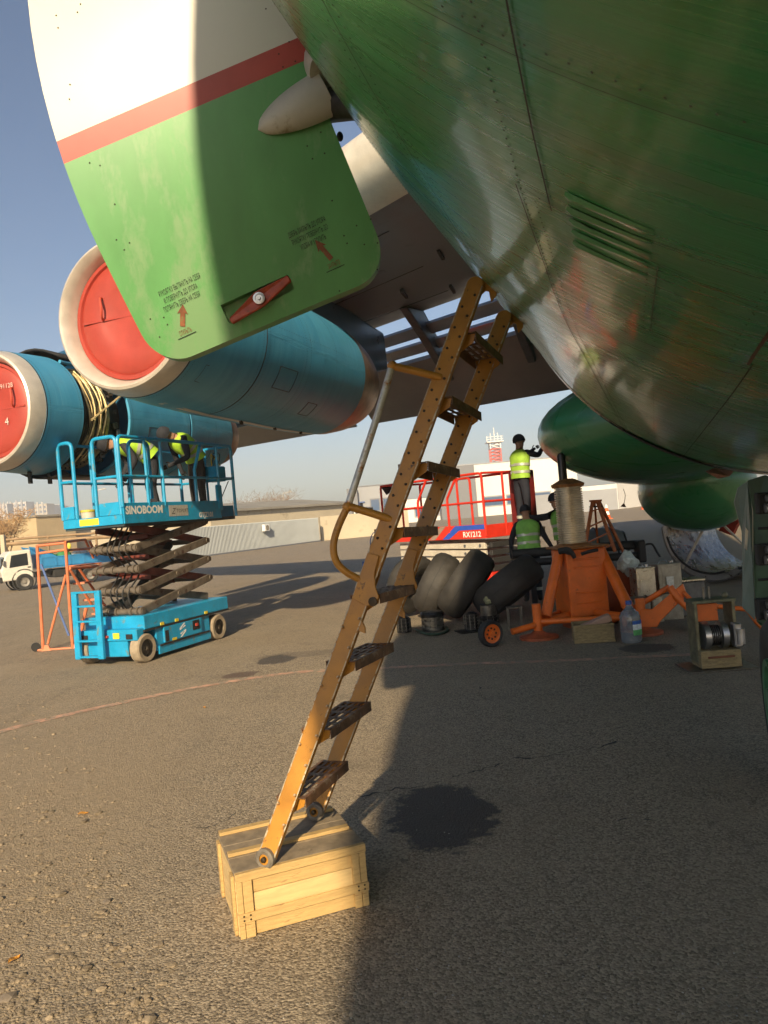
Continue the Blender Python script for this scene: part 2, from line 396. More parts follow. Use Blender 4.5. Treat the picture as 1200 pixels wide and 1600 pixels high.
M_steel = mat('steel', (.42, .42, .43), .35, .9, var=.15, vs=9, rvar=.1)
M_ochre = mat('heat_tinted_metal', (.34, .20, .10), .42, .7, var=.25, vs=5, stretch=(1, 1, 1))
M_red = mat('red_cover_fabric', (.33, .042, .028), .52, var=.10, vs=4, bump=.15, bs=6)
M_redpaint = mat('red_stripe_paint', (.40, .055, .04), .45, var=.15, vs=5)

def WP(s, l, z): return NA * (1.28 - l) + UA * s + ZA * z
aircraft = thing('cargo_aircraft', 'large green and white cargo aircraft raised on an orange jack', 'aircraft', (FC(4).x, FC(4).y, 0))

# fuselage: nose and forward barrel, then the barrel behind the belly lip
SL = 7.05
phis = [radians(-180 + 360 * i / 120) for i in range(120)]
mb = MB(); ss = [-6.2, -6.15, -6.0, -5.8, -5.65, -5.45, -5.2, -4.9, -4.6, -4.3] + [-4 + .3 * i for i in range(27)]
ss = [s for s in ss if s < 3.9] + [4 + .25 * i for i in range(13)] + [SL]
mb.grid([[FS(s, f) for f in phis] for s in ss], True)
fuselage = mb.build('fuselage', M_green, aircraft, smooth=True); 
def skin_fus(p):
    d = p - NA * 1.28; s = d.dot(UA); q = p - FC(s); return (s, atan2(q.dot(NA), -q.z) * 2.4, 0)
skin_attr(fuselage, skin_fus)
mb = MB(); 
def AFT(s, f): return FC(s) + (NA * sin(f) - ZA * cos(f)) * (2.385 - .24 * max(0, cos(f)) ** 2)
mb.grid([[FS(SL, f, -.001) for f in phis], [AFT(SL + .05, f) for f in phis]] + [[AFT(SL + .05 + 1.2 * i, f) for f in phis] for i in range(1, 26)], True)
aft = mb.build('rear_fuselage', M_green, aircraft, smooth=True, angle=30); skin_attr(aft, skin_fus)
# bright lip ring and the dark gap under it
mb = MB(); fr = [radians(-75 + 1.5 * i) for i in range(90)]
mb.grid([[FS(SL - .30, f, .004) for f in fr], [FS(SL - .02, f, .012) for f in fr], [FS(SL + .01, f, -.01) for f in fr]])
mb.build('belly_lip', mat('scuffed_lip', (.33, .33, .26), .28, .5, var=.3, vs=5, stretch=(1, 1, 3), rvar=.1), aircraft, smooth=True)
mb = MB(); fr2 = [radians(-44 + 1.3 * i) for i in range(22)]
mb.grid([[FS(SL - .36 + .28 * (abs(i - 10.5) / 10.5) ** 2, f, .0135) for i, f in enumerate(fr2)], [FS(SL - .07, f, .0155) for f in fr2]])
mb.build('vent_slot', M_dark, aircraft)
def strip(pts_sp, wd, off=.0022):
    rows = []; q = [FS(a, b, off) for a, b in pts_sp]
    for i, p in enumerate(q):
        d = (q[min(i + 1, len(q) - 1)] - q[max(i - 1, 0)]).normalized(); nn = (p - FC(pts_sp[i][0])).normalized(); t = nn.cross(d).normalized() * wd
        rows.append([p - t, p + t])
    return MB().grid(rows)
def lin(s0, p0, s1, p1, n=30): return [(s0 + (s1 - s0) * i / n, radians(p0 + (p1 - p0) * i / n)) for i in range(n + 1)]
M_brown = mat('rusty_sealant', (.085, .04, .02), .7, var=.3, vs=9)
for (a, wd, m_) in ((lin(.3, -37.6, 1.50, -37.2), .0016, M_seam), (lin(1.45, -39.0, 6.7, -37.8, 60), .0014, M_seam), (lin(1.0, -26.2, 2.1, -25.8), .004, M_brown), (lin(2.1, -25.6, 6.9, -25.6, 50), .002, M_seam),
                 (lin(1.45, -38.5, 1.62, -26), .0012, M_seam), (lin(2.12, -38.3, 2.12, 30, 50), .0018, M_seam), (lin(1.55, -31.8, 2.1, -31.8), .0018, M_rivet), (lin(1.2, -58.0, 4.2, -58.0, 40), .004, M_seam), (lin(4.4, -47, 4.4, 50, 60), .0016, M_seam), (lin(1.0, -48, 1.0, 10, 40), .001, M_seam), (lin(3.1, -58, 3.1, -38, 30), .0014, M_seam), (lin(5.7, -60, 5.7, 30, 50), .0018, M_seam), (lin(.4, -48, 6.7, -48, 60), .0014, M_seam), (lin(3.3, -49.5, 4.1, -47.5), .0022, M_seam), (lin(4.1, -47.5, 4.05, -45.0), .002, M_seam)):
    strip(a, wd).build('seam', m_, fuselage)
# rivets
mb = MB()
def rivet(p, nn, r=.0024, h=.0012):
    x, y = perp(nn); n = 6; a = [p + x * r * cos(i * pi / 3) + y * r * sin(i * pi / 3) for i in range(n)]; c = [p + nn * h + (q - p) * .55 for q in a]
    mb.add(a + c, [(i, (i + 1) % n, n + (i + 1) % n, n + i) for i in range(n)] + [tuple(range(n, 2 * n))])
def rrow(s0, p0, s1, p1, step, r=.0024):
    a, c = FS(s0, radians(p0)), FS(s1, radians(p1)); n = max(2, int((c - a).length / step))
    for i in range(n + 1):
        s, f = s0 + (s1 - s0) * i / n, radians(p0 + (p1 - p0) * i / n); p = FS(s, f, .0005); rivet(p, (p - FC(s)).normalized(), r)
for a in ((.2, -38.9, 6.8, -38.3, .028), (1.5, -38.1, 6.8, -37.2, .028), (1.0, -58.9, 4.0, -58.9, .03), (1.0, -56.5, 4.0, -56.6, .035), (1.47, -37.8, 1.66, -27, .11), (1.58, -32.3, 2.08, -32.3, .045), (2.08, -38, 2.08, 20, .03), (2.16, -36, 2.16, -26, .12),
          (2.2, -26.2, 6.8, -26.2, .055), (2.2, -25.0, 6.8, -25.0, .055), (1.1, -27.2, 2.05, -27, .05), (4.36, -47, 4.36, 10, .05), (4.44, -45, 4.44, 10, .05), (3.4, -50, 6.8, -50, .08), (SL - .34, -60, SL - .34, 30, .045), (3.0, -38, 3.0, -26, .05), (.3, -47.3, 6.7, -47.3, .03), (.3, -48.7, 6.7, -48.7, .03), (.97, -48, .97, 10, .03), (3.06, -58, 3.06, -38, .05), (3.14, -58, 3.14, -38, .05), (5.66, -60, 5.66, -10, .05), (5.74, -60, 5.74, -10, .05), (.3, -53, 6.7, -53, .035), (2.2, -31.5, 6.7, -31.5, .06), (5.6, -38, 5.6, 10, .05)):
    rrow(*a[:5], r=a[5] if len(a) > 5 else .0024)
mb.build('rivets', M_rivet, fuselage, smooth=False, kind='stuff', fixn=False)
# five pressed louvres in the access panel
for a, b_ in (((885, 298), (1023, 360)), ((888, 321), (1020, 379)), ((892, 340), (1018, 397)), ((895, 358), (1015, 412)), ((897, 375), (1012, 430))):
    A_, B_ = fus(*a), fus(*b_); rows = []
    for i in range(15):
        t = i / 14; s = A_[0] + (B_[0] - A_[0]) * t; f = A_[1] + (B_[1] - A_[1]) * t; h = .009 * (1 - t) ** .8 * min(1, 8 * t + .55)
        w_ = .017
        rows.append([FS(s - w_ * .25, f, .0005), FS(s - w_ * .1, f, h * .9 + .0006), FS(s + w_ * .25, f, h + .0006), FS(s + w_ * 1.0, f, h * .55 + .0006), FS(s + w_ * 1.9, f, .0005)])
    o = MB().grid(rows).build('louvre', M_green, fuselage, smooth=True, angle=60); skin_attr(o, skin_fus)

# ------------------------------------------------------------------ entry door swung forward
DC = P(612, 420, 2.72)                       # lower hinge corner
dw = V((-.945, .02, -.325)).normalized(); dc = V((-.262, .0, .965)); dc = (dc - dw * dc.dot(dw)).normalized(); dn = dc.cross(dw).normalized()
if dn.y > 0: dn = -dn
DW, DH, DR = .905, 2.05, .125
def DP(u, v, off=0.):                        # u metres from hinge, v metres up the chord
    q = v / DH; u = u - .165 * max(0, v - .42) ** 2; return DC + dw * u + dc * v + dn * (.20 * 4 * q * (1 - q) - .03 + off)
def door_umin(v): return DR - sqrt(max(0, DR * DR - (DR - v) ** 2)) if v < DR else 0
vv = [DR * (1 - cos(pi / 2 * i / 9)) for i in range(10)] + [.16 + .055 * i for i in range(10)] + [.715, .79] + [.85 + .107 * i for i in range(11)]
vv = sorted(vv); NU = 22
def door_grid(off):
    rows = []
    for v in vv:
        a = door_umin(v); lo, hi = a, DW - a - .02 * (v / DH) ; rows.append([DP(lo + (hi - lo) * i / NU, v + .02 * (lo + (hi - lo) * i / NU) / DW, off) for i in range(NU + 1)])
    return rows
mb = MB(); n_ = NU + 1; ft, bk = door_grid(0), door_grid(-.055)
vs = [p for r in ft for p in r] + [p for r in bk for p in r]; B0 = len(vv) * n_
for k in range(len(vv) - 1):
    vm = (vv[k] + vv[k + 1]) / 2; mb.cur = 0 if vm < .715 else (1 if vm < .79 else 2)
    fs = []
    for i in range(NU):
        a = k * n_ + i; fs.append((a, a + 1, a + n_ + 1, a + n_)); fs.append((B0 + a, B0 + a + n_, B0 + a + n_ + 1, B0 + a + 1))
    for i in (0, NU):
        a = k * n_ + i; fs.append((a, a + n_, B0 + a + n_, B0 + a))
    if k == 0: fs += [(i, B0 + i, B0 + i + 1, i + 1) for i in range(NU)]
    mb.f += fs; mb.m += [mb.cur] * len(fs)
mb.v = vs
M_doorg = mat('door_green_paint', (.095, .285, .095), .40, var=.20, vs=2.2, rvar=.08, wear=((.17, .32, .15), .43, 3.), stretch=(1, 1, .35))
M_doorw = mat('door_white_paint', (.60, .57, .50), .4, var=.04, vs=2, wear=((.50, .44, .35), .30, 2.5))
door = mb.build('entry_door', [M_doorg, M_redpaint, M_doorw, M_dark], aircraft, smooth=True)
# handle pocket cut into the door
def door_uv(px, py):
    r = ray(px, py); best = None
    for i in range(101):
        for j in range(70):
            u, v = DW * i / 100, .9 * j / 70
            q = pix(DP(u, v)); d = (q[0] - px) ** 2 + (q[1] - py) ** 2
            if best is None or d < best[0]: best = (d, u, v)
    return best[1:]
pk = [door_uv(*p) for p in ((346, 478), (360, 506), (459, 449), (449, 428))]
cut = MB(); cut.prism([DP(u, v, -.032) for u, v in pk], dn * .1); co = cut.build('cutter', M_doorg, None)
bo = door.modifiers.new('b', 'BOOLEAN'); bo.object = co; bo.solver = 'EXACT'; bo.operation = 'DIFFERENCE'
dg = bpy.context.evaluated_depsgraph_get(); dg.update(); nm = bpy.data.meshes.new_from_object(door.evaluated_get(dg)); door.modifiers.clear(); door.data = nm; bpy.data.objects.remove(co)
mb = MB()
(u0, v0), (u1, v1) = door_uv(361, 503), door_uv(453, 433)
A_, B_ = DP(u0, v0, .012), DP(u1, v1, .004); mid = (A_ + B_) / 2 + dn * .012; d_ = (B_ - A_).normalized(); t_ = dn.cross(d_).normalized()
hp = [A_ - t_ * .011, A_ + t_ * .011, mid + t_ * .030, B_ + t_ * .012, B_ - t_ * .012, mid - t_ * .030]
mb.prism([p - dn * .012 for p in hp], dn * .016)
hd = mb.build('door_handle', mat('handle_red', (.36, .055, .02), .5, var=.25, vs=30, wear=((.12, .06, .04), .38, 40.)), door, bevel=.004)
mb = MB(); mb.lathe(mid, dn, [(.003, .021), (.012, .021), (.013, .014), (.009, .013), (.009, .007), (.016, .006)], 16, False, True); mb.build('pivot', M_steel, hd, smooth=True)
# door markings
M_txt = mat('stencil_black', (.02, .035, .02), .6, var=.3, vs=60); M_arrow = mat('stencil_brown', (.20, .07, .03), .6, var=.3, vs=40, wear=((.06, .2, .07), .36, 90.))
def on_door(u, v, ang=0.):
    e1 = -dw * cos(ang) + dc * sin(ang); e2 = dw * sin(ang) + dc * cos(ang)
    def f(x, y): 
        return u - (x * cos(ang) - y * sin(ang)), v + (x * sin(ang) + y * cos(ang))
    return f
def door_text(body, px, py, size, m_, ang=0., shear=.2, sx=.42):
    u, v = door_uv(px, py); f = on_door(u, v, ang); vs, fs = text_mesh(body, size, shear=shear, spacing=1.05)
    MB().add([DP(*f(p.x * sx, p.y), .0025) for p in vs], fs).build('lettering', m_, door, fixn=False)
for t, x, y in (('РУКОЯТКУ ВЫТЯНУТЬ НА СЕБЯ', 281, 452), ('И ПОВЕРНУТЬ ДО УПОРА', 283, 464), ('ПОТЯНУТЬ ДВЕРЬ НА СЕБЯ', 285, 476), ('ДВЕРЬ ЗАКРЫТЬ ДО УПОРА', 482, 357), ('РУКОЯТКУ ПОВЕРНУТЬ ДО', 486, 369), ('УПОРА И УТОПИТЬ', 489, 380)): door_text(t, x, y, .0235, M_txt, radians(1))
for t, x, y in (('ОТКРЫТЬ', 291, 520), ('ЗАКРЫТО', 521, 414)):
    door_text(t, x, y, .022, M_arrow)
    u, v = door_uv(x, y); MB().add([DP(u - a, v + b_, .0025) for a, b_ in ((-.035, -.008), (.035, -.008), (.035, -.0055), (-.035, -.0055))], [(0, 1, 2, 3)]).build('underline', M_txt, door, fixn=False)
for (x0, y0), (x1, y1) in (((284, 512), (286, 473)), ((518, 402), (491, 374))):
    a, b_ = V((*door_uv(x0, y0), 0)), V((*door_uv(x1, y1), 0)); d_ = (b_ - a); l = d_.length; d_ /= l; t_ = V((-d_.y, d_.x, 0)); w_ = .0085
    pts = [a - t_ * w_, a + t_ * w_, a + d_ * l * .62 + t_ * w_, a + d_ * l * .55 + t_ * w_ * 2.2, b_, a + d_ * l * .55 - t_ * w_ * 2.2, a + d_ * l * .62 - t_ * w_]
    MB().add([DP(p.x, p.y, .0025) for p in pts], [(0, 1, 2, 6), (6, 2, 4), (2, 3, 4), (6, 4, 5)]).build('arrow', M_arrow, door, fixn=False)
mb = MB()
for x, y in ((85, 20), (88, 44), (105, 130), (110, 157), (115, 15), (125, 8), (177, 317), (181, 375), (193, 387), (202, 375), (237, 500), (257, 498), (261, 509), (250, 525), (433, 84), (438, 100), (452, 67), (462, 97), (414, 16), (500, 210), (483, 227), (487, 242), (511, 241), (518, 314), (537, 368), (543, 381), (556, 349), (568, 379), (135, 250), (155, 253), (586, 340), (592, 380), (588, 420), (530, 452)):
    u, v = door_uv(x, y) if y > 300 else (0, 0)
    if y <= 300:
        best = None
        for i in range(60):
            for j in range(90):
                uu, v_ = DW * i / 60, 1.92 * j / 90; q = pix(DP(uu, v_)); d = (q[0] - x) ** 2 + (q[1] - y) ** 2
                if best is None or d < best[0]: best = (d, uu, v_)
        u, v = best[1:]
    rivet(DP(u, v, .0008), dn, .003, .0012)
mb.build('screws', M_seam, door, kind='stuff', fixn=False)
# hinge fairing on the door, its mate on the fuselage, dark hinge fitting
def fairing(tip, root, wid, hgt, nrm, name, m_, parent, n=14):
    tip, root = V(tip), V(root); d = root - tip; t = V(nrm).cross(d).normalized(); rows = []
    for i in range(n + 1):
        q = i / n; ww = wid * sqrt(max(0, 1 - (1 - q) ** 2)) ** 1.15; hh = hgt * sqrt(max(0, 1 - (1 - q) ** 2.2)); c = tip + d * q
        rows.append([c + t * (ww * cos(pi * k / 12)) + V(nrm) * (hh * sin(pi * k / 12) + .001) for k in range(13)])
    mb = MB(); mb.grid(rows); mb.add(rows[-1], [tuple(range(13))]); return mb.build(name, m_, parent, smooth=True)
def door_pt(px, py, off=0.):
    best = None
    for i in range(60):
        for j in range(90):
            uu, v_ = DW * i / 60, 1.3 * j / 90; q = pix(DP(uu, v_)); d = (q[0] - px) ** 2 + (q[1] - py) ** 2
            if best is None or d < best[0]: best = (d, uu, v_)
    return DP(best[1], best[2], off)
M_fair = mat('beige_fairing', (.42, .385, .32), .42, var=.14, vs=5, wear=((.26, .21, .14), .36, 6.))
fairing(door_pt(399, 201), door_pt(503, 149) - dw * .02, .080, .052, dn, 'hinge_fairing', M_fair, door)
a, b_ = P(494, 80, 2.62), P(536, 128, 2.5)
mb = MB(); mb.lathe(a - (b_ - a) * .1, (b_ - a), [(.0, .005), (.02, .035), (.06, .062), (.10, .075), (.155, .078)], 16, True, True); mb.build('hinge_arm_fairing', M_fair, aircraft, smooth=True)
mb = MB(); mb.tube([P(508, 168, 2.70), P(530, 160, 2.6), P(556, 158, 2.52), P(585, 168, 2.55)], [.05, .058, .055, .05], 12); mb.build('hinge_fitting', mat('greasy_fitting', (.05, .045, .04), .45, .5, var=.4, vs=20), aircraft, smooth=True)
mb = MB(); mb.tube(smoothpath([P(470, 35, 2.75), P(480, 46, 2.7), P(492, 54, 2.6)], 4), .004, 6); mb.build('cable', M_black, aircraft, smooth=True)
for x, y in ((486, 88), (531, 212)): MB().ell(P(x, y, 2.76), (.012, .02, .016)).build('door_bumper', M_black, door, smooth=True)

# ------------------------------------------------------------------ wing
def wing_ref(l):
    sLE = 7.9 + (l - 2.3) * .51; ch = 9.4 - (l - 2.3) * .27 if l < 12 else 6.78 - (l - 12) * .25
    return sLE, ch, 5.75 - (l - 2.3) * .055
LO = [(.0, .0), (.006, -.018), (.02, -.032), (.06, -.046), (.14, -.056), (.3, -.06), (.5, -.05), (.66, -.034), (.70, -.028)]
UPR = [(.70, .035), (.5, .066), (.3, .082), (.14, .07), (.06, .05), (.02, .028), (.006, .015)]
def wing_sec(l, prof):
    s0, c, z = wing_ref(l); return [WP(s0 + c * x, l, z + c * zz + .06 * c) for x, zz in prof]
LS = [1.2, 2.3, 4, 6, 8, 10, 12, 15, 18, 21, 25.]
mb = MB(); mb.grid([wing_sec(l, LO + UPR) for l in LS], True); mb.add(wing_sec(25, LO + UPR), [tuple(range(16))])
wing = mb.build('wing', M_wing, aircraft, smooth=True, angle=35)
mb = MB(); LE = [(.075, -.0505), (.05, -.047), (.018, -.034), (.004, -.019), (-.004, .0), (.004, .018), (.018, .030), (.055, .052), (.08, .0575)]
for (l0, l1) in ((2.6, 6.3), (6.9, 9.8), (10.4, 17.5)):
    m2 = MB(); m2.grid([wing_sec(l0 + (l1 - l0) * i / 6, [(x, z * 1.06 + (-.002 if z < 0 else .002)) for x, z in LE]) for i in range(7)]); m2.build('slat', mat('pale_slat', (.62, .58, .50), .4, .2, var=.1, vs=3), wing, smooth=True)
def slab(l0, l1, pr, name, m_, n=8):
    m2 = MB(); rows = [wing_sec(l0 + (l1 - l0) * i / n, pr) for i in range(n + 1)]; m2.grid(rows, True); m2.add(rows[0], [tuple(range(len(pr)))]); m2.add(rows[-1], [tuple(range(len(pr)))]); return m2.build(name, m_, wing, smooth=True, angle=30)
M_flap = mat('flap_grey', (.27, .265, .26), .45, .2, var=.14, vs=1.2, rvar=.12)
M_vane = mat('vane_metal', (.42, .43, .45), .3, .6, var=.08)
VANE = [(.715, -.058), (.722, -.050), (.75, -.052), (.775, -.066), (.77, -.070), (.74, -.066)]
VAN2 = [(.785, -.082), (.792, -.074), (.81, -.078), (.832, -.094), (.826, -.097), (.80, -.092)]
FLAP = [(.845, -.112), (.852, -.100), (.88, -.098), (.95, -.135), (1.09, -.222), (1.085, -.226), (.94, -.152), (.87, -.122)]
for l0, l1 in ((2.75, 8.2), (8.75, 15.5)):
    slab(l0, l1, VANE, 'flap_vane', M_vane); slab(l0, l1, VAN2, 'flap_vane', M_vane); slab(l0, l1, FLAP, 'flap', M_flap)
for l in (3.6, 5.6, 7.8, 9.6, 12.5):
    s0, c, z = wing_ref(l); m2 = MB()
    m2.prism([WP(s0 + c * x, l - .09, z + c * zz + .06 * c) for x, zz in ((.56, -.05), (.70, -.025), (.86, -.085), (.96, -.125), (.95, -.165), (.84, -.135), (.70, -.088))], -NA * .18)
    m2.build('flap_track', mat('track_grey', (.14, .14, .14), .5, .3, var=.2), wing, bevel=.02)
for (l, x) in ((3.3, .22), (4.1, .30), (3.0, .35), (5.2, .42), (4.4, .5)):
    s0, c, z = wing_ref(l); m2 = MB(); m2.bar(WP(s0 + c * x, l, z - .06 * c + .06 * c - .003 - .0 * c), WP(s0 + c * x + .45, l + .04, z - .004), .05, .05); m2.build('drain_slot', M_seam, wing)
mb = MB()
for i in range(1, 7):
    l = 2.4 + 2.1 * i
    for x in (.15, .34, .52):
        s0, c, z = wing_ref(l); p = wing_sec(l, [(x, -.0615 if x > .2 else -.0575)])[0]; q = wing_sec(l + 1.9, [(x, -.0615 if x > .2 else -.0575)])[0]; mb.bar(p, q, .012, .006)
mb.build('panel_joints', M_seam, wing, kind='stuff')

# ------------------------------------------------------------------ engines
def nacelle(name, E, prof_cowls, rings_at, tail, lbl, k=1.):
    sc = lambda p: [(a * k, b * k) for a, b in p]; prof_cowls = [sc(p) for p in prof_cowls]; rings_at = sc(rings_at); tail = sc(tail)
    root = None
    m2 = MB(); m2.lathe(E, UA, sc([(.30, .66), (.14, .70), (.03, .735), (-.035, .77), (-.06, .80), (-.045, .828), (.02, .853), (.12, .872), (.2, .883)]), 64)
    parts = []
    for i, pr in enumerate(prof_cowls):
        c = MB(); c.lathe(E, UA, pr + [(pr[-1][0], pr[-1][1] - .04), (pr[0][0], pr[0][1] - .04)], 64); f = c.v; n = 64; k = len(pr) + 2
        c.f += [((k - 1) * n + j, (k - 1) * n + (j + 1) % n, (j + 1) % n, j) for j in range(n)]; c.m += [0] * n
        o = c.build(name if i == 0 else 'cowl', M_blue, aircraft, smooth=True, label=lbl if i == 0 else None); skin_attr(o, skin_axis(E)); parts.append(o)
        if root is None: root = o
    m2.build('intake_lip', M_lip, root, smooth=True)
    for t, r in rings_at: MB().lathe(E, UA, [(t - .008, r), (t - .008, r + .004), (t + .008, r + .004), (t + .008, r)], 64).build('cowl_seam', M_seam, root, smooth=False)
    m3 = MB(); m3.lathe(E, UA, tail, 48); m3.build('exhaust_nozzle', M_ochre, root, smooth=True)
    return root
M_lip = mat('intake_lip_metal', (.60, .55, .48), .36, .3, var=.10, vs=5, rvar=.08)
E3, E4 = WP(7.03, 6.6, 4.10), WP(8.62, 10.27, 3.68)
E4 = CAM + (E4 - CAM) * .90; K4 = .90
n3 = nacelle('nacelle', E3, [[(.2, .885), (.8, .925), (1.54, .955)], [(1.57, .956), (2.6, .968), (3.6, .985), (4.5, .975), (4.95, .965)]], [(.21, .884), (1.555, .952), (2.75, .964)], [(4.93, .92), (4.97, .958), (5.3, .94), (5.8, .86), (6.2, .76), (6.2, .70), (5.2, .75)], 'blue engine nacelle nearest the fuselage with red intake cover')
n4 = nacelle('nacelle', E4, [[(.2, .885), (.6, .91), (.92, .925)], [(2.0, .94), (3.0, .96), (3.72, .95)], [(3.78, .95), (4.8, .90), (5.5, .80)]], [(.21, .884)], [(5.4, .74), (5.5, .76), (6.1, .6), (6.1, .55), (5.3, .6)], 'outer blue engine nacelle with its middle cowl open', K4)
# straps, latches and scuffs along the underside of the inner nacelle
for t in (2.4, 3.4, 4.3):
    p = E3 + UA * t - ZA * .96; MB().box(p, (.04, .1, .1)).build('cowl_latch', M_seam, n3)
m2 = MB(); m2.grid([[E3 + UA * t + (NA * sin(f) - ZA * cos(f)) * (lerp_tab([(.2, .885), (1.54, .955), (2.6, .968), (3.6, .985), (4.5, .975), (5.25, .94)], t) + .006) for f in (radians(-4), radians(-1), radians(2))] for t in [.6 + .3 * i for i in range(15)]]); m2.build('keel_strip', M_lip, n3, smooth=True)
# open core of the outer engine
def T4(t, f, r): return E4 + (UA * t + (NA * sin(f) - ZA * cos(f)) * r) * K4
M_core = mat('engine_core_dark', (.075, .062, .048), .5, .3, var=.4, vs=9); M_pipe = mat('brass_pipe', (.62, .48, .24), .45, .35, var=.3, vs=12); M_coreg = mat('core_grey_green', (.06, .065, .04), .5, .3, var=.3)
def C4(pr): return [(a * K4, b * K4) for a, b in pr]
m2 = MB(); m2.lathe(E4, UA, C4([(.85, .86), (.93, .84), (1.0, .80), (1.25, .78), (1.3, .74), (1.6, .73), (1.62, .70), (2.05, .68)]), 64); core = m2.build('engine_core', M_core, aircraft, smooth=True, angle=30, label='bare dark engine core with brass pipes')
for t, r in ((1.02, .815), (1.08, .812), (1.14, .81), (1.2, .806)): MB().lathe(E4, UA, C4([(t, r - .02), (t, r), (t + .022, r), (t + .022, r - .02)]), 48).build('core_band', mat('core_band', (.10, .085, .065), .45, .5, var=.3), core)
m2 = MB(); m2.lathe(E4, UA, C4([(1.56, .72), (1.56, .83), (1.62, .83), (1.62, .72)]), 64); fl = m2.build('core_flange', M_pipe, core)
m2 = MB()
for i in range(64):
    f = 2 * pi * i / 64; m2.cyl(T4(1.558, f, .795), T4(1.552, f, .795), .012, n=6)
m2.build('flange_holes', M_dark, fl, kind='stuff')
rnd = random.Random(5)
for i in range(20):
    f0, f1 = radians(128 + rnd.uniform(-14, 14)), radians(62 + rnd.uniform(-40, 24)); t = 1.10 + .023 * i; r = .82 + .022 * (i % 3)
    MB().tube([T4(t + .03 * sin(7 * q + i), f0 + (f1 - f0) * q, r) for q in [k / 12 for k in range(13)]], .008 + .006 * (i % 2), 6).build('core_pipe', M_pipe if i % 4 else M_coreg, core, smooth=True)
MB().tube([T4(1.1, radians(80), .92), T4(1.95, radians(112), .95)], .016, 6).build('cowl_stay', M_pipe, core, smooth=True)
for i in range(44):
    f = radians(rnd.uniform(10, 140)); t = rnd.choice([rnd.uniform(1.66, 1.98), rnd.uniform(1.3, 1.55)]); d_ = NA * sin(f) - ZA * cos(f)
    MB().box(T4(t, f, .76), (rnd.uniform(.03, .10), rnd.uniform(.04, .12), rnd.uniform(.03, .10)), Matrix.Rotation(rnd.uniform(0, 3), 3, d_)).build('core_accessory', rnd.choice([M_core, M_pipe, M_coreg, M_steel, M_core]), core, bevel=.012)
m2 = MB(); rows = []
for t in (.95, 1.4, 2.0): rows.append([E4 + UA * t * K4 + ZA * .84 + (NA * (.50 - .15 * k) + ZA * (-.06 + .18 * sin(radians(25 * k)))) for k in range(8)])
m2.grid(rows); o = m2.build('open_cowl_door', M_dark, n4, smooth=True); so_ = o.modifiers.new('s', 'SOLIDIFY'); so_.thickness = .03
MB().tube([T4(.98, radians(148), .93), T4(2.0, radians(146), .96)], .028, 8).build('cowl_rail', M_blue, n4, smooth=True)
m2 = MB(); rows = []
for t in (.9, 1.4, 2.0): rows.append([T4(t, radians(a), .93 + .10 * (a + 40) / 60) for a in range(-40, 25, 6)])
m2.grid(rows); o = m2.build('open_cowl_door', M_core, n4, smooth=True); so_ = o.modifiers.new('s', 'SOLIDIFY'); so_.thickness = .02
for t in (.55, .95): MB().box(T4(t, radians(8), 1.0), (.04, .06, .16)).build('cowl_latch', M_black, n4)
# rivets, panel lines and a latch row on the near side of both nacelles
R3 = [(.2, .885), (1.54, .955), (1.57, .956), (2.6, .968), (3.6, .985), (4.5, .975), (4.95, .965)]
mb = MB()
for E, k, tab, rows_ in ((E3, 1., R3, (.28, .9, 1.48, 1.64, 2.68, 2.82, 3.7, 4.86)), (E4, K4, [(.2, .885), (.6, .91), (.92, .925), (2, .94), (3, .96), (3.72, .95), (3.78, .95), (4.8, .9), (5.5, .8)], (.28, .86, 2.07, 3.66, 3.85, 4.7))):
    for t in rows_:
        for i in range(70):
            f = radians(-10 + 2.2 * i); d_ = NA * sin(f) - ZA * cos(f); rivet(E + (UA * t + d_ * (lerp_tab(tab, t) + .0005)) * k, d_, .006, .002)
    for f in (radians(28), radians(95)):
        d_ = NA * sin(f) - ZA * cos(f)
        for i in range(44):
            t = rows_[2] + .07 * i
            if t < 4.8: rivet(E + (UA * t + d_ * (lerp_tab(tab, t) + .0005)) * k, d_, .006, .002)
mb.build('rivets', M_seam, n3, kind='stuff', fixn=False)
for E, k, tab, t0, t1, f0, f1, par in ((E3, 1., R3, 2.0, 2.5, 48, 66, n3), (E3, 1., R3, 3.2, 3.5, 30, 44, n3), (E3, 1., R3, .5, .8, 35, 50, n3), (E4, K4, [(2, .94), (3, .96), (3.72, .95), (4.8, .9)], 4.3, 4.6, 50, 66, n4), (E4, K4, [(2, .94), (3, .96), (3.72, .95), (4.8, .9)], 2.5, 2.9, 60, 80, n4)):
    def q_(t, f): return E + (UA * t + (NA * sin(radians(f)) - ZA * cos(radians(f))) * (lerp_tab(tab, t) + .002)) * k
    for a, b_ in (((t0, f0), (t1, f0)), ((t1, f0), (t1, f1)), ((t1, f1), (t0, f1)), ((t0, f1), (t0, f0))):
        MB().tube([q_(a[0] + (b_[0] - a[0]) * i / 6, a[1] + (b_[1] - a[1]) * i / 6) for i in range(7)], .004, 4).build('panel_line', M_seam, par)
# pylons
M_bluedk = mat('pylon_blue', (.012, .085, .16), .35, var=.12, vs=3, rvar=.1)
for E, l, ta, r_ in ((E3, 6.6, 1.2, .9), (E4, 10.27, 1.0, .85)):
    s0, c, z = wing_ref(l); e = E.z; sE = (E - NA * 1.28).dot(UA); zt = z + .15
    pts = [(sE + ta, e + r_ * .85), (sE + ta + 1.2, e + r_ + .35), (s0 + .2, zt + .2), (s0 + c * .5, zt - .1), (s0 + c * .66, zt - .12), (sE + 8.6, e + r_ * .75), (sE + 6.6, e + r_ * .25), (sE + 5.0, e + r_ * .5)]
    m2 = MB(); m2.prism([WP(s, l + .18, zz) for s, zz in pts], NA * .36); m2.build('pylon', M_bluedk, aircraft, bevel=.06, seg=2)
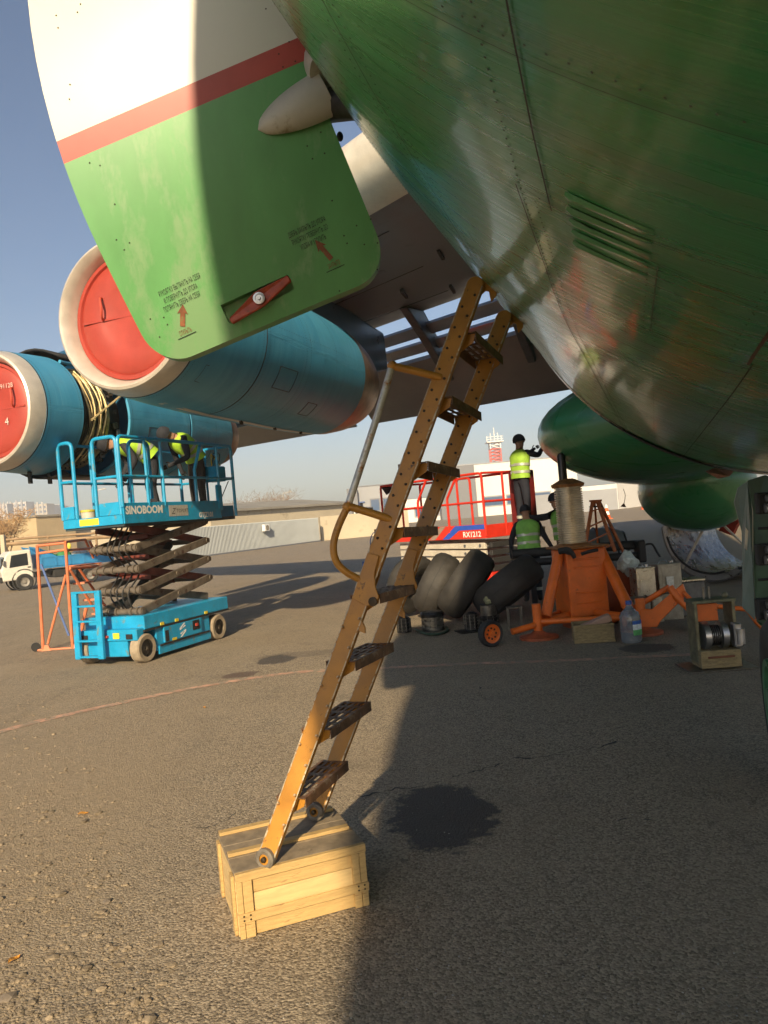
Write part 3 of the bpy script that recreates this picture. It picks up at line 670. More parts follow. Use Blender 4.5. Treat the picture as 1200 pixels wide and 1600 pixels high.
# red intake covers are loose things pushed into the intakes
for E, lbl, d_, num in ((E3, 'red round intake cover in the nearer nacelle, partly behind the green door', .0, None), (E4, 'red round intake cover marked 4 at the left edge', .0, '4')):
    t = thing('intake_cover', lbl, 'engine cover', E + UA * .1, group='intake covers')
    kk = K4 if num else 1.
    MB().lathe(E, UA, [(a * kk, b * kk) for a, b in [(.16, .705), (.105, .70), (.10, .655), (.125, .64), (.10, .6), (.085, .35), (.095, .33), (.08, .01)]], 48).build('cover_disc', M_red, t, smooth=True)
    u2 = (NA * 1).normalized()
    for k, (dx, dz) in enumerate(((-.32 if num is None else .36, .13),)):
        c = E + u2 * dx + ZA * dz + UA * .08
        MB().tube(smoothpath([c + ZA * .12, c + ZA * .10 - UA * .05 + u2 * .02, c - UA * .07 + u2 * .04, c - ZA * .10 - UA * .05 + u2 * .02, c - ZA * .12], 4), .014, 8).build('handle', mat('handle_dull', (.45, .07, .04), .45, var=.2), t, smooth=True)
    MB().bar(E - u2 * .60 * kk + UA * .083, E + u2 * .60 * kk + UA * .083, .012, .02).build('cover_rib', M_red, t)
    if num:
        Mx = Matrix((-u2 * -1, ZA, -UA)).transposed().to_4x4()
        def ftxt(b, dx, dz, sz):
            M4 = Mx.copy(); M4.translation = E + u2 * dx + ZA * dz + UA * .062; lettering(b, M4, sz, mat('chalk_white', (.62, .45, .40), .8, var=.2, vs=30), t)
        ftxt('4', .24, -.22, .14); ftxt('7191128', .24, .26, .085)

# ------------------------------------------------------------------ landing gear fairings
def pod(c, a, prof, rl, rz, n=40):
    m2 = MB(); x, y = NA, ZA; m2.rings([m2.ring(V(c) + UA * t + ZA * dz, x, y, rl * q, rz * q, n) for t, q, dz in prof], True, True); return m2
pr = [(-1.12, .02, 0), (-1.10, .18, 0), (-1.04, .36, 0), (-.90, .56, 0), (-.66, .74, 0), (-.3, .88, 0), (.2, .97, 0), (1.2, 1.0, 0), (3, 1.0, 0), (6, .95, 0), (8, .7, .1), (9.5, .3, .2)]
sp = pod(WP(10.55, 1.05, 2.55), 0, pr, 1.75, .78).build('wheel_fairing', M_greenf, aircraft, smooth=True); skin_attr(sp, skin_axis(WP(10, 1.0, 2.5)))
pr2 = [(-1.0, .02, .1), (-.97, .2, .1), (-.85, .42, .08), (-.6, .68, .05), (-.2, .9, .0), (.5, 1., 0), (2.5, 1., 0), (4, .7, .1), (5, .2, .2)]
sp2 = pod(WP(13.5, .62, 1.66), 0, pr2, .95, .74).build('wheel_fairing', M_greenf, aircraft, smooth=True); skin_attr(sp2, skin_axis(WP(13, .62, 1.7)))
# nose gear door panel and wheel at the right edge
gd = aircraft
M_gdo = mat('door_edge_greygreen', (.13, .19, .165), .4, var=.15, vs=5, rvar=.1); M_gin = mat('door_inner_green', (.03, .075, .035), .45, var=.3, vs=6)
def gpan(pxs, d0, th, name, m_, par):
    return MB().prism([P(x, y, d) for x, y, d in pxs], UA * th).build(name, m_, par, bevel=.004)
gp0 = gpan([(1153, 762, 4.9), (1168, 752, 4.8), (1176, 800, 4.8), (1176, 885, 4.8), (1180, 970, 4.8), (1160, 950, 4.9), (1161, 895, 4.95), (1159, 830, 4.95), (1147, 785, 4.95)], 0, .03, 'nose_gear_door', M_gdo, gd)
gpan([(1168, 751, 4.78), (1196, 742, 4.7), (1240, 760, 4.6), (1240, 990, 4.6), (1196, 985, 4.7), (1182, 972, 4.78), (1177, 885, 4.78), (1177, 800, 4.78)], 0, .03, 'door_lining', M_gin, gp0)
for y0 in (790, 870, 955):
    c = P(1194, y0 - 4, 4.66); MB().box(c, (.10, .05, .13)).build('latch_box', M_black, gp0, bevel=.008)
    MB().cyl(c + V((-.01, -.05, .03)), c + V((.12, -.05, .03)), .022, n=10).build('latch_pin', M_steel, gp0, smooth=True); MB().cyl(c + V((-.02, -.045, -.03)), c + V((.1, -.045, -.03)), .028, n=10).build('latch_pin', M_steel, gp0, smooth=True)
for y0 in (826, 906): MB().cyl(P(1184, y0, 4.7), P(1215, y0 - 2, 4.65), .008, n=8).build('rod', M_black, gp0, smooth=True)
MB().prism([P(1165, 824, 4.78), P(1169, 830, 4.78), P(1167, 860, 4.78), P(1163, 856, 4.78)], UA * .01).build('worn_strip', M_cream, gp0)
WCc = P(1252, 1112, 4.1); WCc.z = .47
def tyre_profile(R, W, rim): return [(-W * .30, rim), (-W * .42, rim + .02), (-W * .5, rim + (R - rim) * .45), (-W * .48, rim + (R - rim) * .75), (-W * .36, R * .955), (-W * .22, R * .99), (0, R), (W * .22, R * .99), (W * .36, R * .955), (W * .48, rim + (R - rim) * .75), (W * .5, rim + (R - rim) * .45), (W * .42, rim + .02), (W * .30, rim)]
MB().lathe(WCc, NA, tyre_profile(.47, .30, .22), 48).build('nose_tyre', M_black, aircraft, smooth=True)
nh = MB().lathe(WCc, NA, [(-.10, .235), (-.155, .225), (-.15, .19), (-.10, .17), (-.11, .09), (-.16, .07), (-.16, .0)], 32).build('nose_wheel_hub', mat('hub_green', (.07, .20, .10), .4, var=.2, vs=8), aircraft, smooth=True)
MB().cyl(WCc, WCc + V((.12, 0, 1.5)), .06, n=16).build('nose_strut', M_steel, aircraft, smooth=True)
# ------------------------------------------------------------------ boarding ladder standing on a wooden crate
M_lad = mat('ochre_ladder_paint', (.42, .19, .025), .42, var=.16, vs=7, rvar=.1, wear=((.10, .055, .02), .37, 24.))
M_ladc = mat('ladder_chipped_edge', (.45, .38, .27), .5, .2, var=.3, vs=30, wear=((.33, .15, .03), .46, 40.))
M_tread = mat('worn_tread', (.15, .08, .042), .5, .2, var=.4, vs=18, wear=((.28, .22, .16), .40, 24.))
M_bolt = mat('dark_bolt', (.05, .035, .02), .5, .5, var=.3)
BL, TL, BR, TR = P(418, 1338, 3.17), P(744, 446, 3.30), P(495, 1265, 3.58), P(789, 497, 3.72)
ladder = thing('boarding_ladder', 'ochre metal boarding ladder with side handrail, leaning from crate to fuselage', 'ladder', (BL.x, BL.y, PZ(420, 1350, .27).z))
wdir = ((BR - BL) + (TR - TL)).normalized()            # across the ladder
def rail(a, b_, t0, t1, side, name='rail', wd=.075, th=.028):
    p, q = a + (b_ - a) * t0, a + (b_ - a) * t1; d = (q - p).normalized(); f = wdir.cross(d).normalized()   # f lies across the rail face
    mb = MB(); hw = wd / 2
    n_ = 10; pts = []
    for k in range(n_ + 1):
        an = pi * k / n_; pts.append((sin(an), cos(an)))
    out = [p - f * hw, q - f * hw] + ([q + d * hw * x + -f * hw * y for x, y in pts[1:-1]] if t1 > .99 else []) + [q + f * hw, p + f * hw] + ([p - d * hw * .9 * x + f * hw * .9 * y for x, y in pts[1:-1]] if t0 < .01 else [])
    mb.prism([x - wdir * th * .5 for x in out], wdir * .006)                     # web
    for sg in (-1, 1): mb.bar(p + f * sg * (hw - .004) + wdir * .003, q + f * sg * (hw - .004) + wdir * .003, .008 if abs(wdir.z) < .5 else .03, th, up=f.cross(d)) if False else mb.prism([p + f * sg * hw - wdir * th * .45, q + f * sg * hw - wdir * th * .45, q + f * sg * (hw - .006) - wdir * th * .45, p + f * sg * (hw - .006) - wdir * th * .45], wdir * th * side)
    o = mb.build(name, M_lad, ladder, bevel=.002)
    # worn bright edge along the rail
    for sg in (-1, 1):
        e = MB(); rows = []
        for k in range(41):
            x = p + (q - p) * (k / 40) + f * sg * (hw + .0007); j = .004 + .005 * abs(mnoise.noise(x * 30)); rows.append([x - wdir * (th * .45 + .001), x - wdir * th * .45 - f * sg * j - wdir * .0062 * 0 - wdir * .0025])
        e.grid(rows); e.build('worn_edge', M_ladc, o)
    return o, f
lr, fL = rail(BL, TL, 0, .49, 1); lu, _ = rail(BL, TL, .455, 1, 1); rr, fR = rail(BR, TR, 0, .49, 1); ru, _ = rail(BR, TR, .455, 1, 1)
lu.location -= wdir * .008; ru.location -= wdir * .008; ORG[lu] -= wdir * .008; ORG[ru] -= wdir * .008
# bolts on the rails
for o, a, b_, f in ((lu, BL, TL, fL), (ru, BR, TR, fR), (lr, BL, TL, fL)):
    d = (b_ - a).normalized()
    for k in range(13 if o is not lr else 8):
        t = (.52 + .0375 * k) if o is not lr else .05 + .05 * k
        for sg in ((-1, 1) if k % 2 or o is not lr else (1,)):
            p = a + (b_ - a) * (t + .012 * sg) + f * sg * (.018 if o is not lr else .029) - wdir * .022
            MB().lathe(p, -wdir, [(-.004, .0065), (.003, .006), (.005, .003)], 8, True, True).build('bolt', M_bolt if o is not lr else M_ladc, o)
# treads: perforated plates with folded front and rear lips, brackets below
hor = V((1, 0, 0)); hor = (hor - wdir * hor.dot(wdir)); hor.z = 0; hor.normalize(); wflat = V((wdir.x, wdir.y, 0)).normalized(); hor = V((wflat.y, -wflat.x, 0))
for k in range(8):
    t = .098 + .1165 * k
    a, b_ = BL + (TL - BL) * t + wdir * .02, BR + (TR - BR) * t - wdir * .012; mb = MB(); dp = .062
    a2, b2 = a, b_; w2 = (b2 - a2).normalized(); l = (b2 - a2).length
    tilt = V((0, 0, .0)); up = V((0, 0, 1))
    def Q(u, v, z): return a2 + w2 * (u * l) + hor * v + up * z
    nb = 5
    for i in range(nb):
        v = -dp + 2 * dp * i / (nb - 1); mb.bar(Q(0, v, 0), Q(1, v, 0), .014, .004)
    for u in (.02, .2, .4, .6, .8, .98): mb.bar(Q(u, -dp - .006, -.0005), Q(u, dp + .006, -.0005), .030, .0035)
    for sg in (-1, 1): mb.bar(Q(0, sg * (dp + .006), -.019), Q(1, sg * (dp + .006), -.019), .004, .042)
    tr = mb.build('tread', M_tread, ladder)
    for u in (.03, .97):
        m2 = MB(); m2.prism([Q(u, -dp, -.004), Q(u, dp, -.004), Q(u, dp * .85, -.04), Q(u, -dp * .2, -.075), Q(u, -dp * .9, -.05)], w2 * .004); m2.build('bracket', M_lad, tr)
# hinge plates at the fold
for a, b_, f in ((BL, TL, fL), (BR, TR, fR)):
    d = (b_ - a).normalized(); c = a + (b_ - a) * .475; off = -wdir * .030
    pts = [c + d * x + f * y + off for x, y in ((-.09, -.028), (.11, -.033), (.115, .02), (.04, .028), (-.01, .052), (-.045, .083), (-.08, .078), (-.098, .045))]
    if (c + f - c).dot(V((1, 0, 0))) < 0: pts = [c + d * x - f * y + off for x, y in ((-.09, -.028), (.11, -.033), (.115, .02), (.04, .028), (-.01, .052), (-.045, .083), (-.08, .078), (-.098, .045))]
    o = MB().prism(pts, -wdir * .006).build('hinge_plate', M_lad, ladder, bevel=.002)
    pc = pts[5] * .5 + pts[7] * .5; MB().lathe(pc, -wdir, [(-.002, .02), (.009, .019), (.011, .008)], 12, True, True).build('hinge_bolt', M_bolt, o, smooth=True)
    c2 = a + (b_ - a) * .40; sg = 1 if f.dot(V((1, 0, 0))) > 0 else -1
    MB().prism([c2 + d * x + f * sg * y for x, y in ((-.02, .03), (.03, .03), (.0, .062), (-.02, .07))], -wdir * .01).build('stop_lug', M_lad, o)
# hooks at the top
for a, b_, f in ((BL, TL, fL), (BR, TR, fR)):
    d = (b_ - a).normalized(); sg = 1 if f.dot(V((1, 0, 0))) > 0 else -1; f = f * sg; c = b_
    MB().prism([c + d * x + f * y + wdir * .004 for x, y in ((-.05, .0), (.035, .0), (.04, .045), (.02, .085), (-.02, .10), (-.055, .088), (-.035, .075), (-.012, .062), (-.012, .045), (-.03, .035))], wdir * .012).build('hook', M_lad, ladder, bevel=.002)
# handrail in the plane of the near rail
def LR(px, py): return P(px, py, 3.17 + .13 * (1338 - py) / 892 - .012)
HM = mat('handrail_chipped', (.50, .50, .47), .45, .4, var=.25, vs=14, wear=((.33, .14, .03), .41, 12.))
up = MB().tube(smoothpath([LR(613, 571), LR(590, 648), LR(566, 722), LR(543, 792)], 5), .0155, 12).build('handrail_grip', HM, ladder, smooth=True)
MB().tube(smoothpath([LR(543, 792), LR(529, 822), LR(521, 852), LR(526, 878), LR(543, 895), LR(566, 907)], 6), .0155, 12).build('handrail_bend', M_lad, ladder, smooth=True)
MB().tube([LR(614, 572), LR(650, 580), LR(690, 590)], .017, 12).build('handrail_bar', M_lad, ladder, smooth=True)
MB().tube([LR(544, 791), LR(575, 800), LR(612, 812)], .017, 12).build('handrail_bar', M_lad, ladder, smooth=True)
for c in (LR(613, 571), LR(543, 792)): MB().ell(c, (.022, .022, .022)).build('handrail_joint', M_lad, ladder, smooth=True)
# wheels at the foot
for a in (BL, BR):
    w_ = thing_part = MB().lathe(a - wdir * .012, wdir, [(-.016, .022), (-.018, .034), (-.012, .0425), (.012, .0425), (.018, .034), (.016, .022)], 24).build('wheel_tyre', mat('grey_rubber', (.15, .13, .105), .7, var=.25, vs=20), ladder, smooth=True)
    MB().lathe(a - wdir * .012, wdir, [(-.010, .0), (-.010, .03), (.010, .03), (.010, 0)], 18).build('wheel_hub', M_lad, w_, smooth=True)
    MB().lathe(a - wdir * .012, -wdir, [(.0, .011), (.024, .011), (.026, .006)], 10, True, True).build('axle_bolt', M_bolt, w_, smooth=True)

# crate
M_wood = mat('pine_plank', (.50, .335, .135), .65, var=.16, vs=3, stretch=(2, 2, 18), wear=((.30, .18, .07), .42, 4.), bump=.15, bs=20)
M_wood2 = mat('pale_pine_plank', (.60, .43, .20), .65, var=.12, vs=3, stretch=(2, 2, 14), wear=((.42, .25, .08), .33, 3.))
M_lid = mat('dusty_lid_board', (.235, .185, .125), .8, var=.25, vs=3, stretch=(5, 5, 5), wear=((.14, .10, .07), .36, 5.))
c0, c1 = G(377, 1467), G(577, 1412); cx = (c1 - c0); CL = cx.length; cx.normalize(); cy = V((-cx.y, cx.x, 0)); CHt, CD = .265, .47
crate = thing('wooden_crate', 'pale pine crate with battens under the foot of the ladder', 'crate', c0 + cx * CL / 2 + cy * CD / 2)
def CB(x0, x1, y0, y1, z0, z1): 
    mb = MB(); 
    mb.add([c0 + cx * x + cy * y + V((0, 0, z)) for x, y, z in ((x0, y0, z0), (x1, y0, z0), (x1, y1, z0), (x0, y1, z0), (x0, y0, z1), (x1, y0, z1), (x1, y1, z1), (x0, y1, z1))], [(0, 3, 2, 1), (4, 5, 6, 7), (0, 1, 5, 4), (2, 3, 7, 6), (0, 4, 7, 3), (1, 2, 6, 5)]); return mb
def plank(*a, m_=None, name='plank'): return CB(*a).build(name, m_ or M_wood, crate, bevel=.0015)
H_ = CHt
plank(.014, CL - .014, .014, CD - .014, .005, H_ - .018, m_=M_wood2, name='box_core')
# front: boards, end posts and battens
for z0, z1, m_ in ((.004, .085, M_wood), (.088, .170, M_wood2), (.173, H_ - .02, M_wood)): plank(.012, CL - .012, .006, .0135, z0, z1, m_=m_, name='front_board')
for x0, x1 in ((.0, .022), (.024, .062), (CL - .062, CL - .03), (CL - .028, CL)): plank(x0, x1, -.008, .0055, .002, H_ - .035, name='end_post')
plank(-.002, CL + .002, -.018, -.0085, .070, .106, name='front_batten'); plank(-.003, CL + .003, -.010, .012, H_ - .034, H_ - .001, m_=M_wood, name='front_batten')
# ends
for x0, x1 in ((-.002, .0115), (CL - .0115, CL + .002)):
    for z0, z1 in ((.004, .09), (.094, .18), (.184, H_ - .02)): plank(x0, x1, .015, CD - .012, z0, z1, name='end_board', m_=M_wood2)
for y0 in (.03, CD - .08): plank(-.016, -.0025, y0, y0 + .05, .002, H_ - .02, name='end_post'); 
for z0, z1 in ((.004, .13), (.134, H_ - .02)): plank(.012, CL - .012, CD - .0135, CD - .002, z0, z1, name='back_board')
# lid boards and raised lid battens
for y0, y1 in ((.013, .155), (.158, .30), (.303, CD - .012)): plank(-.004, CL + .004, y0, y1, H_ - .0175, H_ - .001, m_=M_lid, name='lid_board')
for y0, y1 in ((.17, .205), (CD - .05, CD - .012)): plank(.0, CL - .01, y0, y1, H_ - .0005, H_ + .014, m_=M_wood, name='lid_batten')
mb = MB()
for x in (.018, .045, CL - .045, CL - .018):
    for z in (.08, .097): p = c0 + cx * x + cy * -.0185 + V((0, 0, z)); mb.cyl(p, p - cy * .0012, .004, n=8)
mb.build('nail_heads', M_bolt, crate, kind='stuff')
# ------------------------------------------------------------------ people
def person(label, loc, rotz, scale=1., bend=0., lean=0., head_pitch=0., arms=None, legs=None, vest=(.42, .75, .05), jacket=(.02, .022, .03), trousers=(.018, .02, .028), skin=(.36, .2, .13), hat=(.02, .022, .03), gloves=(.03, .03, .03), group=None, turn=0.):
    J = {'pelvis': (0, 0, .95), 'spine': (0, 0, 1.14), 'chest': (0, 0, 1.34), 'neck': (0, 0, 1.49), 'skull': (.015, 0, 1.575), 'head': (.02, 0, 1.64), 'crown': (.005, 0, 1.715), 'nose': (.125, 0, 1.615), 'chin': (.085, 0, 1.555)}
    for s_, sg in (('L', 1), ('R', -1)):
        J['shoulder' + s_] = (0, .175 * sg, 1.42); J['elbow' + s_] = (-.02, .24 * sg, 1.14); J['wrist' + s_] = (.05, .25 * sg, .90); J['palm' + s_] = (.075, .25 * sg, .82)
        J['hip' + s_] = (0, .095 * sg, .90); J['knee' + s_] = (.02, .11 * sg, .50); J['ankle' + s_] = (0, .115 * sg, .09); J['toe' + s_] = (.17, .13 * sg, .045); J['heel' + s_] = (-.05, .11 * sg, .05)
        J['ear' + s_] = (.0, .095 * sg, 1.62)
    J = {k: V(v) for k, v in J.items()}
    UPB = [k for k in J if k[:-1] in ('shoulder', 'elbow', 'wrist', 'palm', 'ear') or k in ('chest', 'neck', 'skull', 'head', 'crown', 'nose', 'chin')]
    def rotk(keys, piv, R):
        for k in keys: J[k] = piv + R @ (J[k] - piv)
    if arms:
        for k, v in arms.items(): J[k] = V(v)
        for s_ in 'LR':
            d = (J['wrist' + s_] - J['elbow' + s_]).normalized(); J['palm' + s_] = J['wrist' + s_] + d * .085
    if head_pitch: rotk(['skull', 'head', 'crown', 'nose', 'chin', 'earL', 'earR'], J['neck'], Matrix.Rotation(head_pitch, 3, 'Y'))
    if turn: rotk(['skull', 'head', 'crown', 'nose', 'chin', 'earL', 'earR'], J['neck'], Matrix.Rotation(turn, 3, 'Z'))
    if bend:
        rotk(UPB + ['spine'], J['pelvis'], Matrix.Rotation(bend * .6, 3, 'Y')); rotk(UPB, J['spine'], Matrix.Rotation(bend * .4, 3, 'Y'))
    if lean: rotk(UPB + ['spine'], J['pelvis'], Matrix.Rotation(lean, 3, 'X'))
    if legs:
        for k, v in legs.items(): J[k] = V(v)
    RAD = {'pelvis': (.155, .115), 'spine': (.14, .105), 'chest': (.165, .12), 'neck': (.058, .06), 'skull': (.072, .085), 'head': (.082, .098), 'crown': (.062, .07), 'nose': (.014, .014), 'chin': (.035, .03), 'ear': (.018, .012),
           'shoulder': (.072, .072), 'elbow': (.052, .052), 'wrist': (.036, .036), 'palm': (.038, .026), 'hip': (.1, .1), 'knee': (.068, .068), 'ankle': (.052, .052), 'toe': (.042, .036), 'heel': (.042, .04)}
    E = [('pelvis', 'spine'), ('spine', 'chest'), ('chest', 'neck'), ('neck', 'skull'), ('skull', 'head'), ('head', 'crown'), ('head', 'nose'), ('skull', 'chin')]
    for s_ in 'LR': E += [('chest', 'shoulder' + s_), ('shoulder' + s_, 'elbow' + s_), ('elbow' + s_, 'wrist' + s_), ('wrist' + s_, 'palm' + s_), ('pelvis', 'hip' + s_), ('hip' + s_, 'knee' + s_), ('knee' + s_, 'ankle' + s_), ('ankle' + s_, 'toe' + s_), ('ankle' + s_, 'heel' + s_), ('head', 'ear' + s_)]
    keys = list(J); idx = {k: i for i, k in enumerate(keys)}
    me = bpy.data.meshes.new('person_body'); me.from_pydata([J[k] for k in keys], [(idx[a], idx[b]) for a, b in E], []); o = bpy.data.objects.new('tmp', me); COL.objects.link(o)
    sk = o.modifiers.new('skin', 'SKIN'); sk.use_smooth_shade = True; sk.branch_smoothing = .4
    for i, k in enumerate(keys):
        r = RAD.get(k) or RAD[k[:-1]]; sv = me.skin_vertices[0].data[i]; sv.radius = r; sv.use_root = (k == 'pelvis')
    sb = o.modifiers.new('sub', 'SUBSURF'); sb.levels = 2; sb.render_levels = 2
    dg = bpy.context.evaluated_depsgraph_get(); dg.update(); nm = bpy.data.meshes.new_from_object(o.evaluated_get(dg)); bpy.data.objects.remove(o)
    vs = [v.co.copy() for v in nm.vertices]; fs = [tuple(p.vertices) for p in nm.polygons]; bpy.data.meshes.remove(nm)
    part = {'pelvis': 1, 'spine': 0, 'chest': 0, 'neck': 2, 'skull': 2, 'head': 2, 'crown': 2, 'nose': 2, 'chin': 2, 'ear': 2, 'shoulder': 0, 'elbow': 0, 'wrist': 0, 'palm': 3, 'hip': 1, 'knee': 1, 'ankle': 4, 'toe': 4, 'heel': 4}
    segs = []
    for a, b_ in E:
        for t in (0, .25, .5, .75, 1):
            k = a if t < .55 else b_; kk = k if k in part else k[:-1]; pc = part[kk]
            if a.startswith('knee') and t < .9: pc = 1
            if a.startswith('elbow') and t < .95: pc = 0
            segs.append((J[a].lerp(J[b_], t), pc))
    mb = MB(); mb.v = vs; mb.f = fs
    for f in fs:
        c = sum((vs[i] for i in f), V((0, 0, 0))) / len(f); mb.m.append(min(segs, key=lambda q: (q[0] - c).length_squared)[1])
    # fingers
    for s_, sg in (('L', 1), ('R', -1)):
        w_, p_ = J['wrist' + s_], J['palm' + s_]; d = (p_ - w_).normalized(); side = d.cross(V((0, sg, 0))); side = side.normalized() if side.length > .1 else V((1, 0, 0)); nrm = side.cross(d).normalized()
        mb.cur = 3
        for q, ln in ((-.026, .058), (-.009, .070), (.009, .066), (.025, .052)):
            b0 = p_ + side * q + d * .012; mb.tube([b0, b0 + d * ln * .55 - nrm * .006 * sg, b0 + d * ln * .9 - nrm * .025 * sg], [.0095, .009, .007], 6)
        b0 = w_ + d * .03 + side * .028; mb.tube([b0, b0 + side * .028 + d * .025, b0 + side * .034 + d * .055], [.011, .010, .008], 6); mb.cur = 0
    root = thing('person', label, 'person', loc, rotz, group, local=True); root.scale = (scale,) * 3
    def cm(nm_, c, **k): return mat('%s_%d_%d_%d' % (nm_, c[0] * 999, c[1] * 999, c[2] * 999), c, .85, var=.18, vs=9, bump=.25, bs=14, **k)
    body = mb.build('body', [cm('jacket', jacket), cm('trousers', trousers), cm('skin', skin), cm('glove', gloves), mat('work_boot', (.02, .017, .014), .6, var=.2)], root, smooth=True, fixn=False, angle=80)
    # vest: shell over chest and belly
    def frm(a, b_):
        z = (J[b_] - J[a]).normalized(); y = (J['shoulderL'] - J['shoulderR']).normalized(); x = y.cross(z).normalized(); y = z.cross(x); return x, y, z
    rows = []; N = 22
    st = [('pelvis', 'spine', .02, .152, .205), ('pelvis', 'spine', .5, .148, .20), ('spine', 'chest', .1, .148, .198), ('spine', 'chest', .6, .158, .212), ('chest', 'neck', .05, .152, .222), ('chest', 'neck', .45, .128, .205), ('chest', 'neck', .72, .10, .165), ('chest', 'neck', .92, .075, .10)]
    for a, b_, t, rx, ry in st:
        x, y, z = frm(a, b_); c = J[a].lerp(J[b_], t) ; rows.append([c + x * (rx * cos(2 * pi * i / N) * (1 + .05 * sin(5 * i + 3 * t))) + y * (ry * sin(2 * pi * i / N)) for i in range(N)])
    if vest:
        vo = MB().grid(rows, True).build('vest', mat('vest_%d_%d' % (vest[0] * 99, vest[1] * 99), vest, .7, var=.14, vs=8, bump=.35, bs=9), root, smooth=True, angle=80)
        for a, b_, t, rx, ry in (('pelvis', 'spine', .62, .152, .205), ('spine', 'chest', .30, .156, .208)):
            x, y, z = frm(a, b_); c = J[a].lerp(J[b_], t)
            rr = [[c + z * dz + x * (rx * cos(2 * pi * i / N) * (1 + .05 * sin(5 * i))) * 1.02 + y * (ry * sin(2 * pi * i / N) * 1.02) for i in range(N)] for dz in (-.024, .024)]
            MB().grid(rr, True).build('reflective_band', mat('reflective_tape', (.45, .47, .42), .35, .3, var=.1), vo, smooth=True)
    if hat:
        x, y, z = frm('neck', 'head'); z = (J['crown'] - J['skull']).normalized(); fx = (J['nose'] - J['head']).normalized(); fx = (fx - z * fx.dot(z)).normalized(); y = z.cross(fx); c = J['head'] + z * .005; rows = []
        for k in range(9):
            a = pi / 2 * k / 8; rr = cos(a); rows.append([c + fx * (.116 * rr * cos(2 * pi * i / 18)) + y * (.1 * rr * sin(2 * pi * i / 18)) + z * (.118 * sin(a) + .012) for i in range(18)])
        rows.insert(0, [c + fx * (.119 * cos(2 * pi * i / 18)) + y * (.103 * sin(2 * pi * i / 18)) - z * .018 for i in range(18)])
        MB().grid(rows, True).build('beanie', cm('knit', hat), root, smooth=True)
    if trousers:
        for s_ in 'LR':
            a, b_ = J['knee' + s_], J['ankle' + s_]; MB().cyl(a.lerp(b_, .55), a.lerp(b_, .68), .068, .064, 14, False).build('ankle_band', MATS['reflective_tape'] if 'reflective_tape' in MATS else mat('reflective_tape', (.45, .47, .42), .35, .3, var=.1), body, smooth=True)
    return root

# ------------------------------------------------------------------ blue scissor lift
M_lb = mat('lift_blue', (.012, .30, .56), .38, var=.12, vs=5, rvar=.1, wear=((.11, .22, .26), .40, 9.)); M_lbd = mat('lift_blue_dark_panel', (.01, .19, .38), .4, var=.15, vs=5)  # second, darker blue used on the platform extension board
M_arm = mat('dusty_scissor_arm', (.14, .115, .09), .55, .2, var=.3, vs=7, wear=((.07, .03, .02), .40, 9.)); M_armr = mat('arm_red_inner', (.14, .028, .018), .6, var=.3, vs=6)
M_tan = mat('dusty_solid_tyre', (.30, .245, .175), .85, var=.2, vs=12); M_yel = mat('yellow_label', (.68, .55, .04), .6, var=.1); M_whp = mat('white_print', (.78, .78, .75), .6, var=.06)
fA = (G(140, 1036) + G(232, 1034)) / 2; LX = V((.37, .93, 0)).normalized(); lrot = atan2(LX.y, LX.x)
lift = thing('scissor_lift', 'blue scissor lift with two workers on its raised platform, under the outer engine', 'scissor lift', fA, lrot, local=True)
W2 = .50
def tubep(pts, r, name, m_, par, n=8): return MB().tube(pts, r, n).build(name, m_, par, smooth=True)
def rbend(pts, rad=.09):
    pts = [V(p) for p in pts]; out = [pts[0]]
    for a, b_, c in zip(pts, pts[1:], pts[2:]):
        u, v = (a - b_).normalized(), (c - b_).normalized()
        for k in range(6):
            t = k / 5; p0, p1 = b_ + u * rad, b_ + v * rad; out.append((p0 * (1 - t) + b_ * t) * (1 - t) + (b_ * (1 - t) + p1 * t) * t)
    return out + [pts[-1]]
# chassis
ch = MB(); ch.b2((.22, -W2 + .02, .10), (1.46, W2 - .02, .42)).build('chassis', M_lb, lift, bevel=.01)
MB().b2((-.02, -W2, .43), (1.95, W2, .615)).build('chassis_deck', M_lb, lift, bevel=.008)
MB().b2((-.03, -W2 - .004, .405), (1.96, W2 + .004, .428)).build('rubber_strip', M_black, lift)
MB().b2((-.14, -.30, .10), (.2, .44, .40)).build('steer_box', M_lb, lift, bevel=.01); MB().b2((-.16, -W2 + .02, .31), (-.021, W2 - .02, .46)).build('front_bumper', M_lb, lift, bevel=.01)
MB().b2((.24, -W2 + .0, .055), (1.44, -W2 + .03, .17)).build('pothole_guard', M_lb, lift, bevel=.005); MB().b2((.26, -W2 - .012, .16), (1.4, -W2 + .0, .185)).build('rubber_strip', M_black, lift)
pnl = MB(); pnl.b2((.36, -W2 - .008, .19), (1.22, -W2 + .02, .40)); pnl = pnl.build('side_panel', M_lb, lift, bevel=.004)
MB().b2((1.0, -W2 - .012, .25), (1.16, -W2 + .0, .385)).build('control_recess', M_dark, pnl); MB().b2((1.06, -W2 - .03, .30), (1.11, -W2 - .013, .34)).build('key_switch', M_redpaint, pnl)
MB().b2((.38, -W2 - .012, .2), (.45, -W2, .35)).build('panel_slot', M_dark, pnl)
for x in (.30, .62, 1.32): MB().b2((x, -W2 - .0105, .435), (x + .07, -W2 - .001, .475)).build('warning_label', M_yel, pnl)
MB().b2((.52, -W2 - .0095, .19), (.62, -W2 - .0085, .225)).build('warning_label', M_yel, pnl)
Mside = Matrix(((1, 0, 0), (0, 0, -1), (0, 1, 0))).to_4x4()
def side_txt(b, x, z, size, m_, par, y=-W2 - .006, **k):
    M4 = Mside.copy(); M4.translation = V((x, y, z)); return lettering(b, M4, size, m_, par, align='LEFT', **k)
